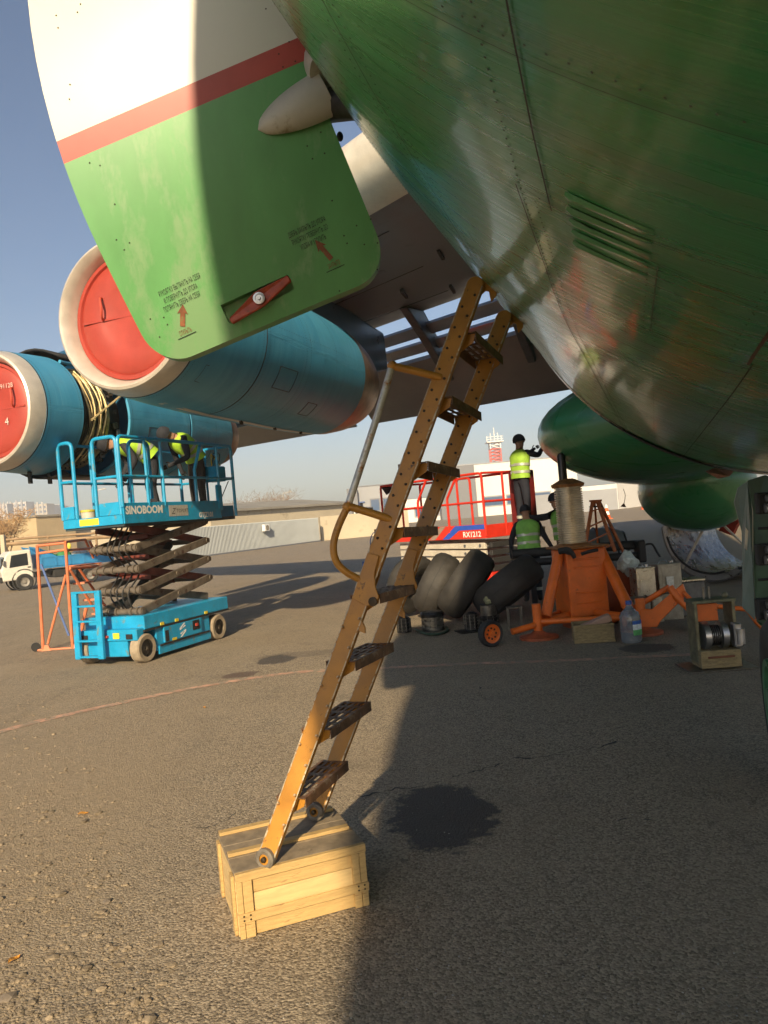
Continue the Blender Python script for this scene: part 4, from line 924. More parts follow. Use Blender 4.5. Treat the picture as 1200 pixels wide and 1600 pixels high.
# emblem on the panel: two hooked bars
for pts in (((.70, .30), (.70, .33), (.80, .39), (.84, .39), (.74, .33), (.74, .315), (.82, .36), (.84, .345)), ((.84, .30), (.84, .27), (.74, .205), (.70, .205), (.80, .27), (.80, .285), (.72, .24), (.70, .255))):
    MB().prism([V((x, -W2 - .0085, z)) for x, z in pts], V((0, -.0015, 0))).build('emblem', M_whp, pnl)
for x in (0, 1.67):
    for y in (-W2 + .07, W2 - .07):
        wt = MB().lathe((x, y, .19), (0, 1, 0), [(-.07, .115), (-.075, .17), (-.06, .19), (.06, .19), (.075, .17), (.07, .115)], 32).build('wheel', M_tan, lift, smooth=True)
        MB().lathe((x, y, .19), (0, 1, 0), [(-.03, .0), (-.045, .03), (-.03, .06), (-.02, .118), (.02, .118), (.03, .06), (.03, 0)], 24).build('rim', mat('rim_dusty', (.10, .085, .065), .7, .2, var=.3), wt, smooth=True)
# access ladder on the front
for y in (.42, .03): MB().bar((-.26, y, .10), (-.24, y, 1.0), .05, .09, up=(0, 1, 0)).build('access_ladder_post', M_lb, lift, bevel=.006)
for z in (.13, .34, .60, .80, .985): MB().bar((-.255 + .02 * z, .42, z), (-.255 + .02 * z, .03, z), .07, .025).build('access_ladder_rung', M_lb, lift, bevel=.004)
for y in (-.36, .38): MB().b2((-.172, y - .05, .335), (-.161, y + .05, .40)).build('tie_hole', M_dark, lift)
MB().b2((-.173, -.2, .345), (-.162, -.10, .42)).build('warning_label', M_yel, lift); MB().b2((-.2, -.02, .36), (-.15, .1, .39)).build('red_lever', M_redpaint, lift, bevel=.006)
# scissor stack
z0, dz, nl = .66, .285, 4
for k in range(nl):
    za, zb = z0 + dz * k, z0 + dz * (k + 1)
    for sg in (-1, 1):
        MB().bar((.12, sg * .36, za), (1.72, sg * .36, zb), .05, .105).build('scissor_arm', M_arm, lift, bevel=.006)
        MB().bar((.12, sg * .29, zb), (1.72, sg * .29, za), .05, .105).build('scissor_arm', M_armr if k % 2 else M_arm, lift, bevel=.006)
        MB().cyl((.92, sg * .26, (za + zb) / 2), (.92, sg * .40, (za + zb) / 2), .035, n=12).build('pivot_pin', M_arm, lift, smooth=True)
        MB().cyl((1.72, sg * .26, zb), (1.72, sg * .40, zb), .035, n=12).build('pivot_pin', M_arm, lift, smooth=True)
    tubep([(.12, -.40, za), (.12, .40, za)], .042, 'cross_tube', M_arm, lift, 12)
    for y in (-.37, -.30, -.2, .05, .2, .32): MB().cyl((.12, y - .02, za), (.12, y + .02, za), .058, n=14).build('roller', M_arm, lift, smooth=True)
    tubep([(1.72, -.40, zb), (1.72, .40, zb)], .04, 'cross_tube', M_arm, lift, 12)
    MB().b2((.5, -.25, (za + zb) / 2 - .03), (1.35, .25, (za + zb) / 2 + .03)).build('cross_brace', M_armr, lift) if k in (1, 2, 3) else None
tubep([(.25, .0, .72), (1.3, .0, 1.5)], .055, 'lift_cylinder', M_dark, lift, 12)
for k in range(4): MB().tube(smoothpath([V((.2 + .04 * k, -.2 + .1 * k, .6)), V((.05, -.22 + .1 * k, .9)), V((.35, -.2 + .12 * k, 1.2)), V((.08, -.2 + .1 * k, 1.5)), V((.3, -.2 + .1 * k, 1.8))], 6), .012, 6).build('hydraulic_hose', M_black, lift, smooth=True)
# platform
PZ0, PT, PM = 1.86, 2.98, 2.46; X0, X1 = -.24, 1.98
MB().b2((X0 + .01, -W2 + .01, PZ0 - .05), (X1 + .4, W2 - .01, PZ0)).build('platform_floor', mat('platform_underside', (.03, .05, .06), .6, var=.3), lift)
tb = MB(); tb.b2((X0, -W2 - .012, PZ0 - .02), (X1, -W2 + .01, PZ0 + .25)); tb = tb.build('toe_board', M_lb, lift, bevel=.004)
MB().b2((X0, W2 - .01, PZ0 - .02), (X1, W2 + .012, PZ0 + .16)).build('toe_board', M_lb, lift, bevel=.004)
MB().b2((X0 - .012, -W2 + .012, PZ0 - .02), (X0 + .01, W2 - .012, PZ0 + .10)).build('toe_board', M_lb, lift, bevel=.004); MB().b2((X0 - .012, -W2 + .012, PZ0 + .104), (X0 + .01, -.12, PZ0 + .27)).build('toe_board', M_lb, lift, bevel=.004)
MB().b2((X0 - .012, .3, PZ0 + .104), (X0 + .01, W2 - .012, PZ0 + .27)).build('toe_board', M_lb, lift, bevel=.004)
MB().b2((X0 - .014, -.1, PZ0 + .0), (X0 - .0125, .22, PZ0 + .085)).build('warning_label', M_yel, lift)
MB().b2((X1 + .01, -W2 + .04, PZ0 - .01), (X1 + .42, -W2 + .06, PZ0 + .17)).build('extension_board', M_lbd, lift)
side_txt('SINOBOOM', X0 + .03, PZ0 + .105, .143, M_whp, tb, y=-W2 - .0135, spacing=1.0, bold=.006)
MB().b2((X0 + .92, -W2 - .0145, PZ0 + .045), (X0 + 1.36, -W2 - .0125, PZ0 + .20)).build('notice_plate', mat('silver_plate', (.55, .55, .52), .45, .3, var=.15, vs=20), tb)
side_txt('TOPLIFT', X0 + 1.09, PZ0 + .095, .075, mat('plate_ink', (.05, .05, .05), .6, var=0), tb, y=-W2 - .0155); side_txt('Z', X0 + .97, PZ0 + .075, .12, MATS['plate_ink'], tb, y=-W2 - .0155, shear=.4)
side_txt('GTJZ101', X0 + 1.62, PZ0 + .01, .10, M_whp, tb, y=-W2 - .0135, bold=.004)
def loop(y, xa, xb, zb, zt, r=.024, name='guard_rail', pts=None): return tubep(rbend(pts or [(xa, y, zb), (xa, y, zt), (xb, y, zt), (xb, y, zb)], .08), r, name, M_lb, lift)
# near side: front loop, long side rail, diagonal brace
tubep(rbend([(X0, -W2, PZ0 + .2), (X0, -W2, PT), (X1 + .42, -W2, PT - .0), (X1 + .42, -W2, PZ0)], .08), .025, 'guard_rail', M_lb, lift)
tubep([(X0, -W2, PM), (X1 + .42, -W2, PM)], .02, 'mid_rail', M_lb, lift)
for x in (.28, .62, 1.98): tubep([(x, -W2, PZ0 + .2), (x, -W2, PT)], .022, 'rail_post', M_lb, lift)
tubep([(1.38, -W2, PZ0 + .2), (1.38, -W2, PM + .12), (1.58, -W2, PT)], .024, 'rail_post', M_lb, lift)
tubep(rbend([(.02, -W2 + .05, PZ0), (.02, -W2 + .05, PT - .04), (.42, -W2 + .05, PT - .04), (.42, -W2 + .05, PZ0 + .3)], .1), .024, 'gate_frame', M_lb, lift)
MB().b2((1.9, -W2 - .02, PZ0 + .1), (2.04, -W2 + .03, PZ0 + .5)).build('extension_bracket', M_lb, lift, bevel=.02)
# front: two rounded frames with the gate gap between
for ya, yb in ((W2, .26), (-.08, -W2 + .03)): tubep(rbend([(X0, ya, PZ0 + .1), (X0, ya, PT), (X0, yb, PT + (.0)), (X0, yb, PZ0 + .1)], .09), .026, 'front_frame', M_lb, lift); tubep([(X0, ya, PM), (X0, yb, PM)], .02, 'front_frame_bar', M_lb, lift)
# far side
tubep([(X0, W2, PT), (X1 + .42, W2, PT)], .022, 'guard_rail', M_lb, lift); tubep([(X0, W2, PM), (X1 + .42, W2, PM)], .02, 'mid_rail', M_lb, lift)
for x in (.35, 1.1, 1.9, 2.38): tubep([(x, W2, PZ0 + .1), (x, W2, PT)], .022, 'rail_post', M_lb, lift)
for y in (-W2, 0, W2): tubep([(X1 + .42, y, PZ0), (X1 + .42, y, PT)], .02, 'rail_post', M_lb, lift)
for z in (PM, PT): tubep([(X1 + .42, -W2, z), (X1 + .42, W2, z)], .02, 'end_rail', M_lb, lift)
cb = MB(); cb.b2((2.0, -.46, 2.42), (2.28, -.22, 2.66)); cb = cb.build('control_box', M_lb, lift, bevel=.02)
rnd = random.Random(9)
for i in range(5): MB().tube(smoothpath([V((2.05 + .05 * i, -.4 + rnd.uniform(0, .1), 2.66)), V((2.02 + .06 * i, -.38, 2.85 + rnd.uniform(-.05, .08))), V((2.2, -.3, 2.78 + rnd.uniform(0, .12))), V((2.3, -.35, 2.68))], 5), .008, 6).build('control_cable', [M_yel, M_black, M_lb][i % 3], cb, smooth=True)
MB().tube([(1.98, -.44, 2.0), (2.35, -.44, 2.42)], .008, 6).build('stay_wire', M_black, lift, smooth=True)
# bucket and bottle on the platform, workers
Lm = Matrix.Translation(fA) @ Matrix.Rotation(lrot, 4, 'Z')
bk = thing('bucket', 'small white bucket with yellow lid on the front of the blue lift platform', 'bucket', Lm @ V((-.1, .2, PZ0)), local=True)
MB().lathe((0, 0, 0), (0, 0, 1), [(0.0, .0), (0, .085), (.19, .10), (.19, .092)], 20).build('pail', mat('dirty_white_plastic', (.50, .48, .40), .5, var=.2, vs=9), bk, smooth=True); MB().lathe((0, 0, 0), (0, 0, 1), [(.185, .106), (.215, .106), (.22, .0)], 20).build('lid', mat('lid_yellow', (.45, .40, .06), .5, var=.15), bk, smooth=True)
bt = MB().lathe(Lm @ V((.15, .42, PZ0 + .0)), (0, 0, 1), [(0, .0), (0, .045), (.15, .045), (.2, .018), (.23, .018), (.23, 0)], 14).build('bottle', mat('white_bottle', (.7, .7, .7), .4, var=.1), smooth=True); tag(bt, 'white plastic bottle on the far side of the blue lift platform', 'bottle')
person('worker in yellow vest bending into the open engine from the blue lift', Lm @ V((1.05, .0, PZ0)), lrot + radians(140), 1.0, bend=radians(78), arms={'elbowL': (.22, .28, 1.24), 'elbowR': (.22, -.28, 1.24), 'wristL': (.46, .2, 1.32), 'wristR': (.46, -.2, 1.32)}, legs={'kneeL': (.06, .14, .5), 'ankleL': (-.02, .16, .09), 'toeL': (.15, .18, .045), 'heelL': (-.07, .16, .05), 'kneeR': (.04, -.14, .5), 'ankleR': (-.10, -.20, .09), 'toeR': (.07, -.22, .045), 'heelR': (-.15, -.20, .05)}, vest=(.38, .64, .04), group='workers on the blue lift')
person('worker in yellow vest standing at the rear end of the blue lift', Lm @ V((1.93, -.16, PZ0)), lrot + radians(160), .98, bend=radians(55), head_pitch=radians(15), arms={'elbowL': (.24, .24, 1.22), 'elbowR': (.12, -.28, 1.16), 'wristL': (.46, .16, 1.36), 'wristR': (.26, -.26, .98)}, vest=(.38, .64, .04), trousers=(.05, .04, .035), group='workers on the blue lift')

# ------------------------------------------------------------------ red scissor lift
M_lr = mat('lift_red', (.62, .035, .018), .38, var=.1, vs=5, rvar=.1); M_lgrey = mat('pale_grey_arm', (.52, .48, .41), .5, var=.12, vs=6)
RK = P(760, 838, 15.0); RK.z = 0; RX = V((-.64, .77, 0)); rrot = atan2(RX.y, RX.x)
rl = thing('scissor_lift', 'red scissor lift with white number on its low platform, behind the tyres', 'scissor lift', RK, rrot, local=True)
LL, WW, RZ, RT, RM = 3.1, 1.2, 1.08, 2.32, 1.76
MB().b2((.05, -WW + .02, RZ), (LL, -.02, RZ + .05)).build('platform_floor', M_lr, rl)
t2 = MB(); t2.b2((.0, -.02, RZ - .04), (LL, .012, RZ + .24)); t2 = t2.build('toe_board', M_lr, rl, bevel=.005); MB().b2((-.012, -WW, RZ - .04), (.012, -.021, RZ + .22)).build('toe_board', M_lr, rl, bevel=.005); MB().b2((0, -WW - .012, RZ - .02), (LL, -WW + .012, RZ + .15)).build('toe_board', M_lr, rl)
yo = .0135
MB().prism([V((x, yo, z)) for x, z in ((1.42, RZ - .03), (1.22, RZ - .03), (.82, RZ + .235), (.02, RZ + .235), (.02, RZ + .14), (.72, RZ + .14), (1.02, RZ - .03))], V((0, .002, 0))).build('blue_flash', mat('decal_blue', (.03, .09, .50), .4, var=.05), t2)
MB().prism([V((x, yo, z)) for x, z in ((1.62, RZ - .03), (1.44, RZ - .03), (1.10, RZ + .235), (1.26, RZ + .235))], V((0, .002, 0))).build('grey_flash', mat('decal_grey', (.30, .22, .18), .5, var=.05), t2)
M4 = Matrix(((-1, 0, 0), (0, 0, 1), (0, 1, 0))).to_4x4(); M4.translation = V((.62, yo + .003, RZ + .0)); lettering('RX1212', M4, .15, M_whp, t2, align='LEFT', bold=.004)
def rt(pts, r=.026, name='guard_rail', b_=.09): return tubep(rbend(pts, b_) if len(pts) > 2 else pts, r, name, M_lr, rl)
for y in (0, -WW):
    if y: rt([(0, y, RZ), (0, y, RT), (LL, y, RT), (LL, y, RZ - .1)]); continue
    rt([(0, y, RZ), (0, y, RT), (LL, y, RT), (LL, y, RZ - .1)], name='guard_rail'); rt([(0, y, RM), (LL, y, RM)], .022, 'mid_rail')
    for x in (1.0, 1.9): rt([(x, y, RZ + .1), (x, y, RM + .12), (x - .32, y, RT)], .026, 'rail_post', .05)
    rt([(.72, y - .03, RZ + .1), (.72, y - .03, RT - .06), (.35, y - .03, RT - .06), (.35, y - .03, RZ + .1)], .024, 'gate_frame')
for x in (0, LL):
    for z in (RM, RT): rt([(x, 0, z), (x, -WW, z)], .024, 'end_rail')
    rt([(x, -WW * .5, RZ), (x, -WW * .5, RT)], .024, 'rail_post')
MB().b2((-.35, -WW + .02, RZ + .15), (.0, -WW + .42, RT)).build('control_box', mat('lift_maroon', (.13, .012, .012), .5, var=.2), rl, bevel=.02); MB().b2((-.38, -WW - .15, RZ - .12), (-.05, -WW + .3, RZ + .08)).build('step_box', mat('step_tan', (.30, .24, .16), .6, var=.2), rl, bevel=.01)
for k in range(4):
    for y in (-.16, -WW + .16): MB().bar((.18, y, .42 + .155 * k), (2.75, y, .47 + .155 * k), .07, .125).build('scissor_arm', M_lgrey, rl, bevel=.008); 
    for x in (.3, .72): MB().cyl((x, -.125, .43 + .155 * k), (x, -.105, .43 + .155 * k), .03, n=10).build('pivot_pin', M_steel, rl, smooth=True)
    MB().b2((.06, -WW + .2, .37 + .155 * k), (.16, -.2, .48 + .155 * k)).build('cross_block', M_black, rl, bevel=.01)
MB().b2((.0, -WW + .05, .12), (2.6, -.05, .36)).build('chassis', M_lr, rl, bevel=.02)
for x in (.4, 2.2):
    for y in (-.1, -WW + .1):
        wt = MB().lathe((x, y, .22), (0, 1, 0), [(-.08, .12), (-.09, .2), (-.07, .22), (.07, .22), (.09, .2), (.08, .12)], 28).build('wheel', M_black, rl, smooth=True); MB().lathe((x, y, .22), (0, 1, 0), [(-.05, 0), (-.05, .125), (.05, .125), (.05, 0)], 20).build('rim', M_lgrey, wt, smooth=True)
Rm = Matrix.Translation(RK) @ Matrix.Rotation(rrot, 4, 'Z')
tag(MB().prism([Rm @ V(p) for p in ((LL - .05, .03, RT - .02), (LL - .05, -.6, RT - .03), (LL - .08, -.62, RT - .16), (LL - .05, -.3, RT - .1), (LL - .06, -.1, RT - .2))], V((.02, .02, 0))).build('cloth', mat('dark_cloth', (.015, .015, .03), .9, var=.2)), 'dark cloth hanging over the left end rail of the red lift', 'cloth')
cpt = P(818, 800, 14.9); 
person('worker in yellow vest and dark cap standing on the red lift', V((cpt.x, cpt.y, RZ + .05)), radians(30), 1.06, bend=radians(4), head_pitch=radians(-8), turn=radians(-35), arms={'elbowL': (.2, .27, 1.33), 'elbowR': (.24, -.24, 1.36), 'wristL': (.42, .14, 1.5), 'wristR': (.46, -.1, 1.52)}, vest=(.29, .50, .05), trousers=(.012, .014, .025))
gpt = P(822, 800, 12.7)
person('worker in green vest standing on the ground behind the lying tyre', V((gpt.x, gpt.y, 0)), radians(86), .935, bend=radians(9), head_pitch=radians(10), arms={'elbowL': (.03, .30, 1.14), 'elbowR': (.06, -.30, 1.16), 'wristL': (.10, .31, .90), 'wristR': (.16, -.42, .96)}, vest=(.22, .52, .10))
ept = P(876, 800, 13.4)
person('worker in green vest and brown trousers partly behind the jack column', V((ept.x, ept.y, 0)), radians(150), 1.02, bend=radians(6), arms={'elbowL': (.22, .26, 1.36), 'elbowR': (.28, -.22, 1.40), 'wristL': (.46, .18, 1.44), 'wristR': (.50, -.12, 1.42)}, vest=(.20, .48, .09), trousers=(.14, .09, .05))
# ------------------------------------------------------------------ orange aircraft jack
M_or = mat('jack_orange', (.70, .145, .015), .42, var=.14, vs=5, rvar=.1, wear=((.25, .07, .03), .35, 12.)); M_ord = mat('rusty_collar', (.30, .13, .04), .55, .3, var=.3, vs=12)
JC = P(905, 800, 10.0); JC.z = 0
jack = thing('aircraft_jack', 'orange tripod jack with ribbed steel column under the green fairing', 'jack', JC)
D = 10.0
def J3(px, py, d=D): return P(px, py, d)
# box body: front face tilted with the photo's lean removed, so upright in the place
bc = J3(906, 908, 9.95); bw, bh = .52, .86; fdir = V((.985, .17, 0)).normalized(); bdir = V((-.17, .985, 0))
Mb = Matrix((fdir, bdir, V((0, 0, 1)))).transposed()
bx = MB().box(bc, (bw, .50, bh), Mb).build('jack_body', M_or, jack, bevel=.015)
for dz in (.30, .20, -.12, -.25):
    MB().box(bc + Mb @ V((0, -.255, dz)), (bw * .66, .03, .024), Mb).build('pressed_rib', M_or, bx, bevel=.005)
MB().box(bc + V((0, 0, bh / 2 + .02)), (bw + .1, .6, .03), Mb).build('top_plate', M_ord, jack, bevel=.01)
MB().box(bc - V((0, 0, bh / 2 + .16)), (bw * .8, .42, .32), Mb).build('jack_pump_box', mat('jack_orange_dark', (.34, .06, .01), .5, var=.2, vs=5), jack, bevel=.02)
colx = V((bc.x - .05, bc.y, 0)); zt, zb = P(890, 760, D).z, bc.z + bh / 2 + .03
prof = []; n_ = 26
for k in range(n_):
    z = zb + (zt - zb) * k / n_; h = (zt - zb) / n_; prof += [(z, .155), (z + h * .2, .178), (z + h * .7, .178), (z + h * .85, .155)]
MB().lathe(colx, (0, 0, 1), prof + [(zt, .155)], 36).build('ribbed_column', mat('ribbed_steel', (.46, .40, .31), .32, .8, var=.2, vs=8), jack, smooth=True, angle=25)
MB().lathe(colx, (0, 0, 1), [(zt - .01, .15), (zt - .01, .20), (zt + .03, .215), (zt + .09, .10), (zt + .10, .07)], 32).build('collar', M_ord, jack, smooth=True, angle=30)
MB().lathe(colx, (0, 0, 1), [(zb - .02, .24), (zb + .02, .24), (zb + .03, .2), (zb + .05, .17)], 32).build('column_flange', M_ord, jack, smooth=True, angle=30)
MB().lathe(colx + V((-.05, 0, 0)), (0, 0, 1), [(zt + .06, .055), (P(883, 712, D).z, .055), (P(883, 708, D).z, .03)], 20, True, True).build('ram', mat('oily_ram', (.06, .05, .04), .3, .7, var=.2), jack, smooth=True)
feet = [G(842, 997), G(1004, 990), P(930, 800, 11.6) * 1]
feet[2].z = 0
for k, f in enumerate(feet):
    MB().lathe(f, (0, 0, 1), [(0, .235), (.03, .235), (.06, .10), (.10, .05)], 28, True, True).build('foot_disc', mat('foot_rust', (.35, .085, .03), .6, var=.3, vs=9), jack, smooth=True, angle=30)
    d = (bc - f); d.z = 0; d.normalize(); st = f + V((0, 0, .18))
    MB().cyl(f + V((0, 0, .05)), f + V((0, 0, .42)), .055, n=14).build('foot_post', M_or, jack, smooth=True)
    top = V((bc.x, bc.y, bc.z + bh / 2 - .04)) + (fdir * -.30 - bdir * .12 if k == 0 else fdir * .29 - bdir * .05 if k == 1 else bdir * .3)
    MB().tube([f + d * .16 + V((0, 0, .24)), top], .068, 14).build('leg', M_or, jack, smooth=True)
    MB().tube([f + d * .02 + V((0, 0, .17)), V((bc.x, bc.y, .2)) - d * .1], .05, 12).build('lower_strut', M_or, jack, smooth=True)
for a, b_ in ((0, 1), (1, 2), (2, 0)): MB().tube([feet[a] + V((0, 0, .2)), feet[b_] + V((0, 0, .2))], .035, 10).build('tie_bar', M_or, jack, smooth=True)
MB().tube([J3(800, 987, 9.25), feet[0] + V((0, 0, .17))], .04, 10).build('wheel_arm', M_or, jack, smooth=True)
wc = G(768, 1010) + V((0, 0, .155)); ax = V((.45, -.89, 0))
jt = MB().lathe(wc, ax, [(-.04, .11), (-.05, .145), (-.03, .158), (.03, .158), (.05, .145), (.04, .11)], 32).build('wheel_tyre', M_black, jack, smooth=True); MB().lathe(wc, ax, [(-.03, 0), (-.03, .112), (.042, .112), (.035, .09), (.025, .085), (.02, .035), (.05, .03), (.05, 0)], 28).build('wheel_disc', M_or, jt, smooth=True)
for k in range(8): MB().cyl(wc + ax * .024 + (perp(ax)[0] * cos(k * pi / 4) + perp(ax)[1] * sin(k * pi / 4)) * .062, wc + ax * .028 + (perp(ax)[0] * cos(k * pi / 4) + perp(ax)[1] * sin(k * pi / 4)) * .062, .012, n=8).build('disc_hole', M_dark, jt)
MB().tube([J3(957, 970, 9.5), J3(1046, 917, 9.1)], .035, 10).build('tow_lever', M_or, jack, smooth=True)
MB().prism([J3(x, y, 9.0) for x, y in ((1000, 952), (1018, 952), (1066, 912), (1072, 930), (1030, 972), (1026, 980), (1000, 980))], V((.03, .05, 0))).build('tow_bracket', M_or, jack, bevel=.008)
MB().tube([J3(1046, 917, 9.05), J3(1056, 932, 9.0), J3(1096, 968, 8.9)], .045, 10).build('tow_arm', M_or, jack, smooth=True)
MB().tube([J3(1068, 926, 9.0), J3(1086, 944, 8.9), J3(1166, 952, 8.7), J3(1182, 972, 8.6), J3(1206, 998, 8.3)], .028, 10).build('tow_bar', M_or, jack, smooth=True)
w2 = P(1088, 975, 9.0); w2.z = .16
MB().lathe(w2, V((.9, -.43, 0)), [(-.05, .10), (-.06, .15), (-.04, .165), (.04, .165), (.06, .15), (.05, .1), (.05, 0)], 28, True).build('wheel_tyre', M_black, jack, smooth=True)
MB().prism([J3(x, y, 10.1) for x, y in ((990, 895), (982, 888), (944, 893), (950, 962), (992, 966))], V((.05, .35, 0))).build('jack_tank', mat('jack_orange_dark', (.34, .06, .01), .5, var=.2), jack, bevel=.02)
g1 = MB().tube(smoothpath([P(872, 862, 9.62), P(884, 860, 9.6), P(893, 864, 9.58), P(898, 872, 9.58)], 4), [.035, .04, .04, .04, .045, .045, .045, .04, .035, .03, .028, .025, .02], 8).build('glove', M_black, smooth=True); tag(g1, 'black work glove draped over the left corner of the jack body', 'glove')
g2 = MB().tube(smoothpath([P(908, 866, 9.62), P(920, 862, 9.6), P(934, 859, 9.6)], 4), .022, 8).build('glove', M_black, smooth=True); tag(g2, 'black glove rolled up on the right corner of the jack body', 'glove')

# ------------------------------------------------------------------ tyres thrown together
M_ty = mat('worn_aircraft_tyre', (.034, .031, .028), .7, var=.25, vs=6, bump=.2, bs=12, wear=((.10, .08, .055), .34, 4.))
def tyre(px, py, d, long_dir, R, W, yaw, label):
    c = P(px, py, d); ld = V((long_dir[0], 0, long_dir[1])).normalized(); ax = V((ld.z, yaw, -ld.x)).normalized()
    low = R * sqrt(1 - ax.z ** 2) * .97 + W * .42 * abs(ax.z)
    c.z = max(c.z, low) if c.z < low else c.z
    t = thing('aircraft_tyre', label, 'tyre', (c.x, c.y, max(0, c.z - low)), group='aircraft tyres beside the jack')
    mb = MB(); pr = tyre_profile(R, W, R * .46); mb.lathe(c, ax, pr + [(W * .2, R * .43), (-W * .2, R * .43), pr[0]], 56); mb.build('carcass', M_ty, t, smooth=True)
    for k in (0,): MB().lathe(c, ax, [(k * W - .006, R * (.995 - abs(k) * .02)), (k * W - .004, R * (1.0 - abs(k) * .02) + .002), (k * W + .004, R * (1.0 - abs(k) * .02) + .002), (k * W + .006, R * (.995 - abs(k) * .02))], 56).build('tread_groove', M_black, t)
    return t
tyre(643, 912, 12.3, (.50, .86), .48, .36, -.75, 'tan dusty tyre seen behind the ladder, leftmost of the pile')
tyre(683, 913, 11.9, (.50, .86), .50, .40, -.25, 'sunlit upright tyre second from the left in the pile')
tyre(728, 912, 11.5, (.62, .78), .54, .44, -.2, 'dark leaning tyre in the middle of the pile')
tyre(794, 922, 11.2, (.84, .54), .56, .44, -.25, 'dark tyre lying over on its side nearest the jack')
# ------------------------------------------------------------------ hub parts on the ground
M_hubd = mat('oily_hub', (.035, .035, .036), .4, .6, var=.4, vs=14); M_hubs = mat('hub_steel', (.20, .19, .17), .35, .8, var=.3, vs=14)
def hub(px, py, prof, label, m_=None, extra=None):
    g = G(px, py); t = thing('brake_unit', label, 'machine part', g, group='hub parts on the ground')
    for k, (pr, mm) in enumerate(prof): MB().lathe(g, (0, 0, 1), pr, 24, True, True).build('disc_stack' if k == 0 else 'rim_ring', mm, t, smooth=True, angle=30)
    n = 10
    for i in range(n):
        a = 2 * pi * i / n; r = prof[0][0][2][1] * .93; MB().cyl(g + V((cos(a) * r, sin(a) * r, .02)), g + V((cos(a) * r, sin(a) * r, prof[0][0][-2][0] * .95)), .011, n=6).build('stud', M_hubs, t)
    return t, g
def stack(R, H, n):
    pr = [(0, R * .8)]
    for k in range(n): z = .01 + H * k / n; h = H / n; pr += [(z, R), (z + h * .6, R), (z + h * .62, R * .82), (z + h * .98, R * .82)]
    return pr + [(H + .01, R * .7), (H + .03, R * .4)]
hub(632, 988, [(stack(.10, .20, 4), M_hubd)], 'small dark stacked hub disc on the ground in front of the tan tyre')
hub(677, 985, [(stack(.155, .25, 3), M_hubs), ([(.20, .165), (.24, .17), (.27, .15)], M_hubd)], 'grey brake drum with bolts on the ground in front of the pile')
MB_c = MB().tube(smoothpath([G(650, 985) + V((0, 0, .02)), G(668, 994) + V((0, 0, .03)), G(690, 992) + V((0, 0, .02)), G(700, 985) + V((0, 0, .02)), G(688, 978) + V((0, 0, .03))], 6), .018, 8).build('cable_coil', mat('green_hose', (.02, .05, .03), .5, var=.2), smooth=True); tag(MB_c, 'dark green hose coiled round the grey brake drum', 'hose')
hub(738, 984, [(stack(.105, .22, 5), M_hubd)], 'dark stacked disc on a flat plate between drum and jack wheel')
pl = MB().box(G(738, 986) + V((0, 0, .008)), (.42, .3, .014), Matrix.Rotation(.2, 3, 'Z')).build('flat_plate', M_hubd, bevel=.003); tag(pl, 'thin dark plate on the ground under the stacked disc', 'plate')
t, g = hub(765, 975, [(stack(.14, .12, 2), M_hubd), ([(.13, .115), (.27, .115), (.28, .10)], M_hubs)], 'steel cylinder with a rag on top behind the jack wheel')
rg = MB().ell(g + V((.03, 0, .34)), (.09, .07, .09), 12, 8); rg.v = [v + V((1, 1, 1)) * .03 * mnoise.noise(v * 14) for v in rg.v]; tag(rg.build('rag', mat('dirty_rag', (.22, .22, .13), .9, var=.4, vs=20), smooth=True), 'dirty olive rag lying on the steel cylinder', 'rag')
g = G(806, 984); st = thing('small_stool', 'small grey metal stool in front of the lying tyre', 'stool', g)
MB().box(g + V((0, 0, .30)), (.20, .14, .02)).build('seat', M_hubs, st, bevel=.003)
for sx in (-1, 1):
    for sy in (-1, 1): MB().cyl(g + V((sx * .085, sy * .055, 0)), g + V((sx * .085, sy * .055, .29)), .010, n=8).build('leg', M_hubs, st)
# ------------------------------------------------------------------ box, bottle, cans
def fbox(name, px0, px1, py, h, dep, label, cat, m_, rot=None):
    a, b_ = G(px0, py), G(px1, py - (px1 - px0) * .06); x = (b_ - a); L_ = x.length; x.normalize(); y = V((-x.y, x.x, 0)); t = thing(name, label, cat, (a + b_) / 2 + y * dep / 2)
    return t, a, x, y, L_
M_old = mat('old_grey_wood', (.26, .20, .10), .8, var=.25, vs=4, stretch=(3, 3, 12), wear=((.12, .09, .05), .38, 6.))
t, a, x, y, L_ = fbox('wooden_tray', 898, 961, 1006, .2, .3, 'old wooden box in front of the jack body', 'box', M_old)
def tb_(u0, u1, v0, v1, z0, z1, name='board', m_=M_old, par=t, a=a, x=x, y=y): return MB().add([a + x * p[0] + y * p[1] + V((0, 0, p[2])) for p in ((u0, v0, z0), (u1, v0, z0), (u1, v1, z0), (u0, v1, z0), (u0, v0, z1), (u1, v0, z1), (u1, v1, z1), (u0, v1, z1))], [(0, 3, 2, 1), (4, 5, 6, 7), (0, 1, 5, 4), (2, 3, 7, 6), (0, 4, 7, 3), (1, 2, 6, 5)]).build(name, m_, par, bevel=.003)
tb_(0, L_, 0, .015, 0, .21, 'front_board'); tb_(0, L_, .29, .305, 0, .21, 'back_board'); tb_(0, .015, .0155, .289, 0, .21, 'end_board'); tb_(L_ - .015, L_, .0155, .289, 0, .21, 'end_board'); tb_(.016, L_ - .016, .016, .288, .005, .02, 'bottom_board')
for z0_ in (.0, .18): tb_(-.004, L_ + .004, -.012, -.001, z0_ + .002, z0_ + .03, 'batten')
for u in (0, L_ - .03): tb_(u, u + .03, -.012, -.001, .034, .178, 'batten')
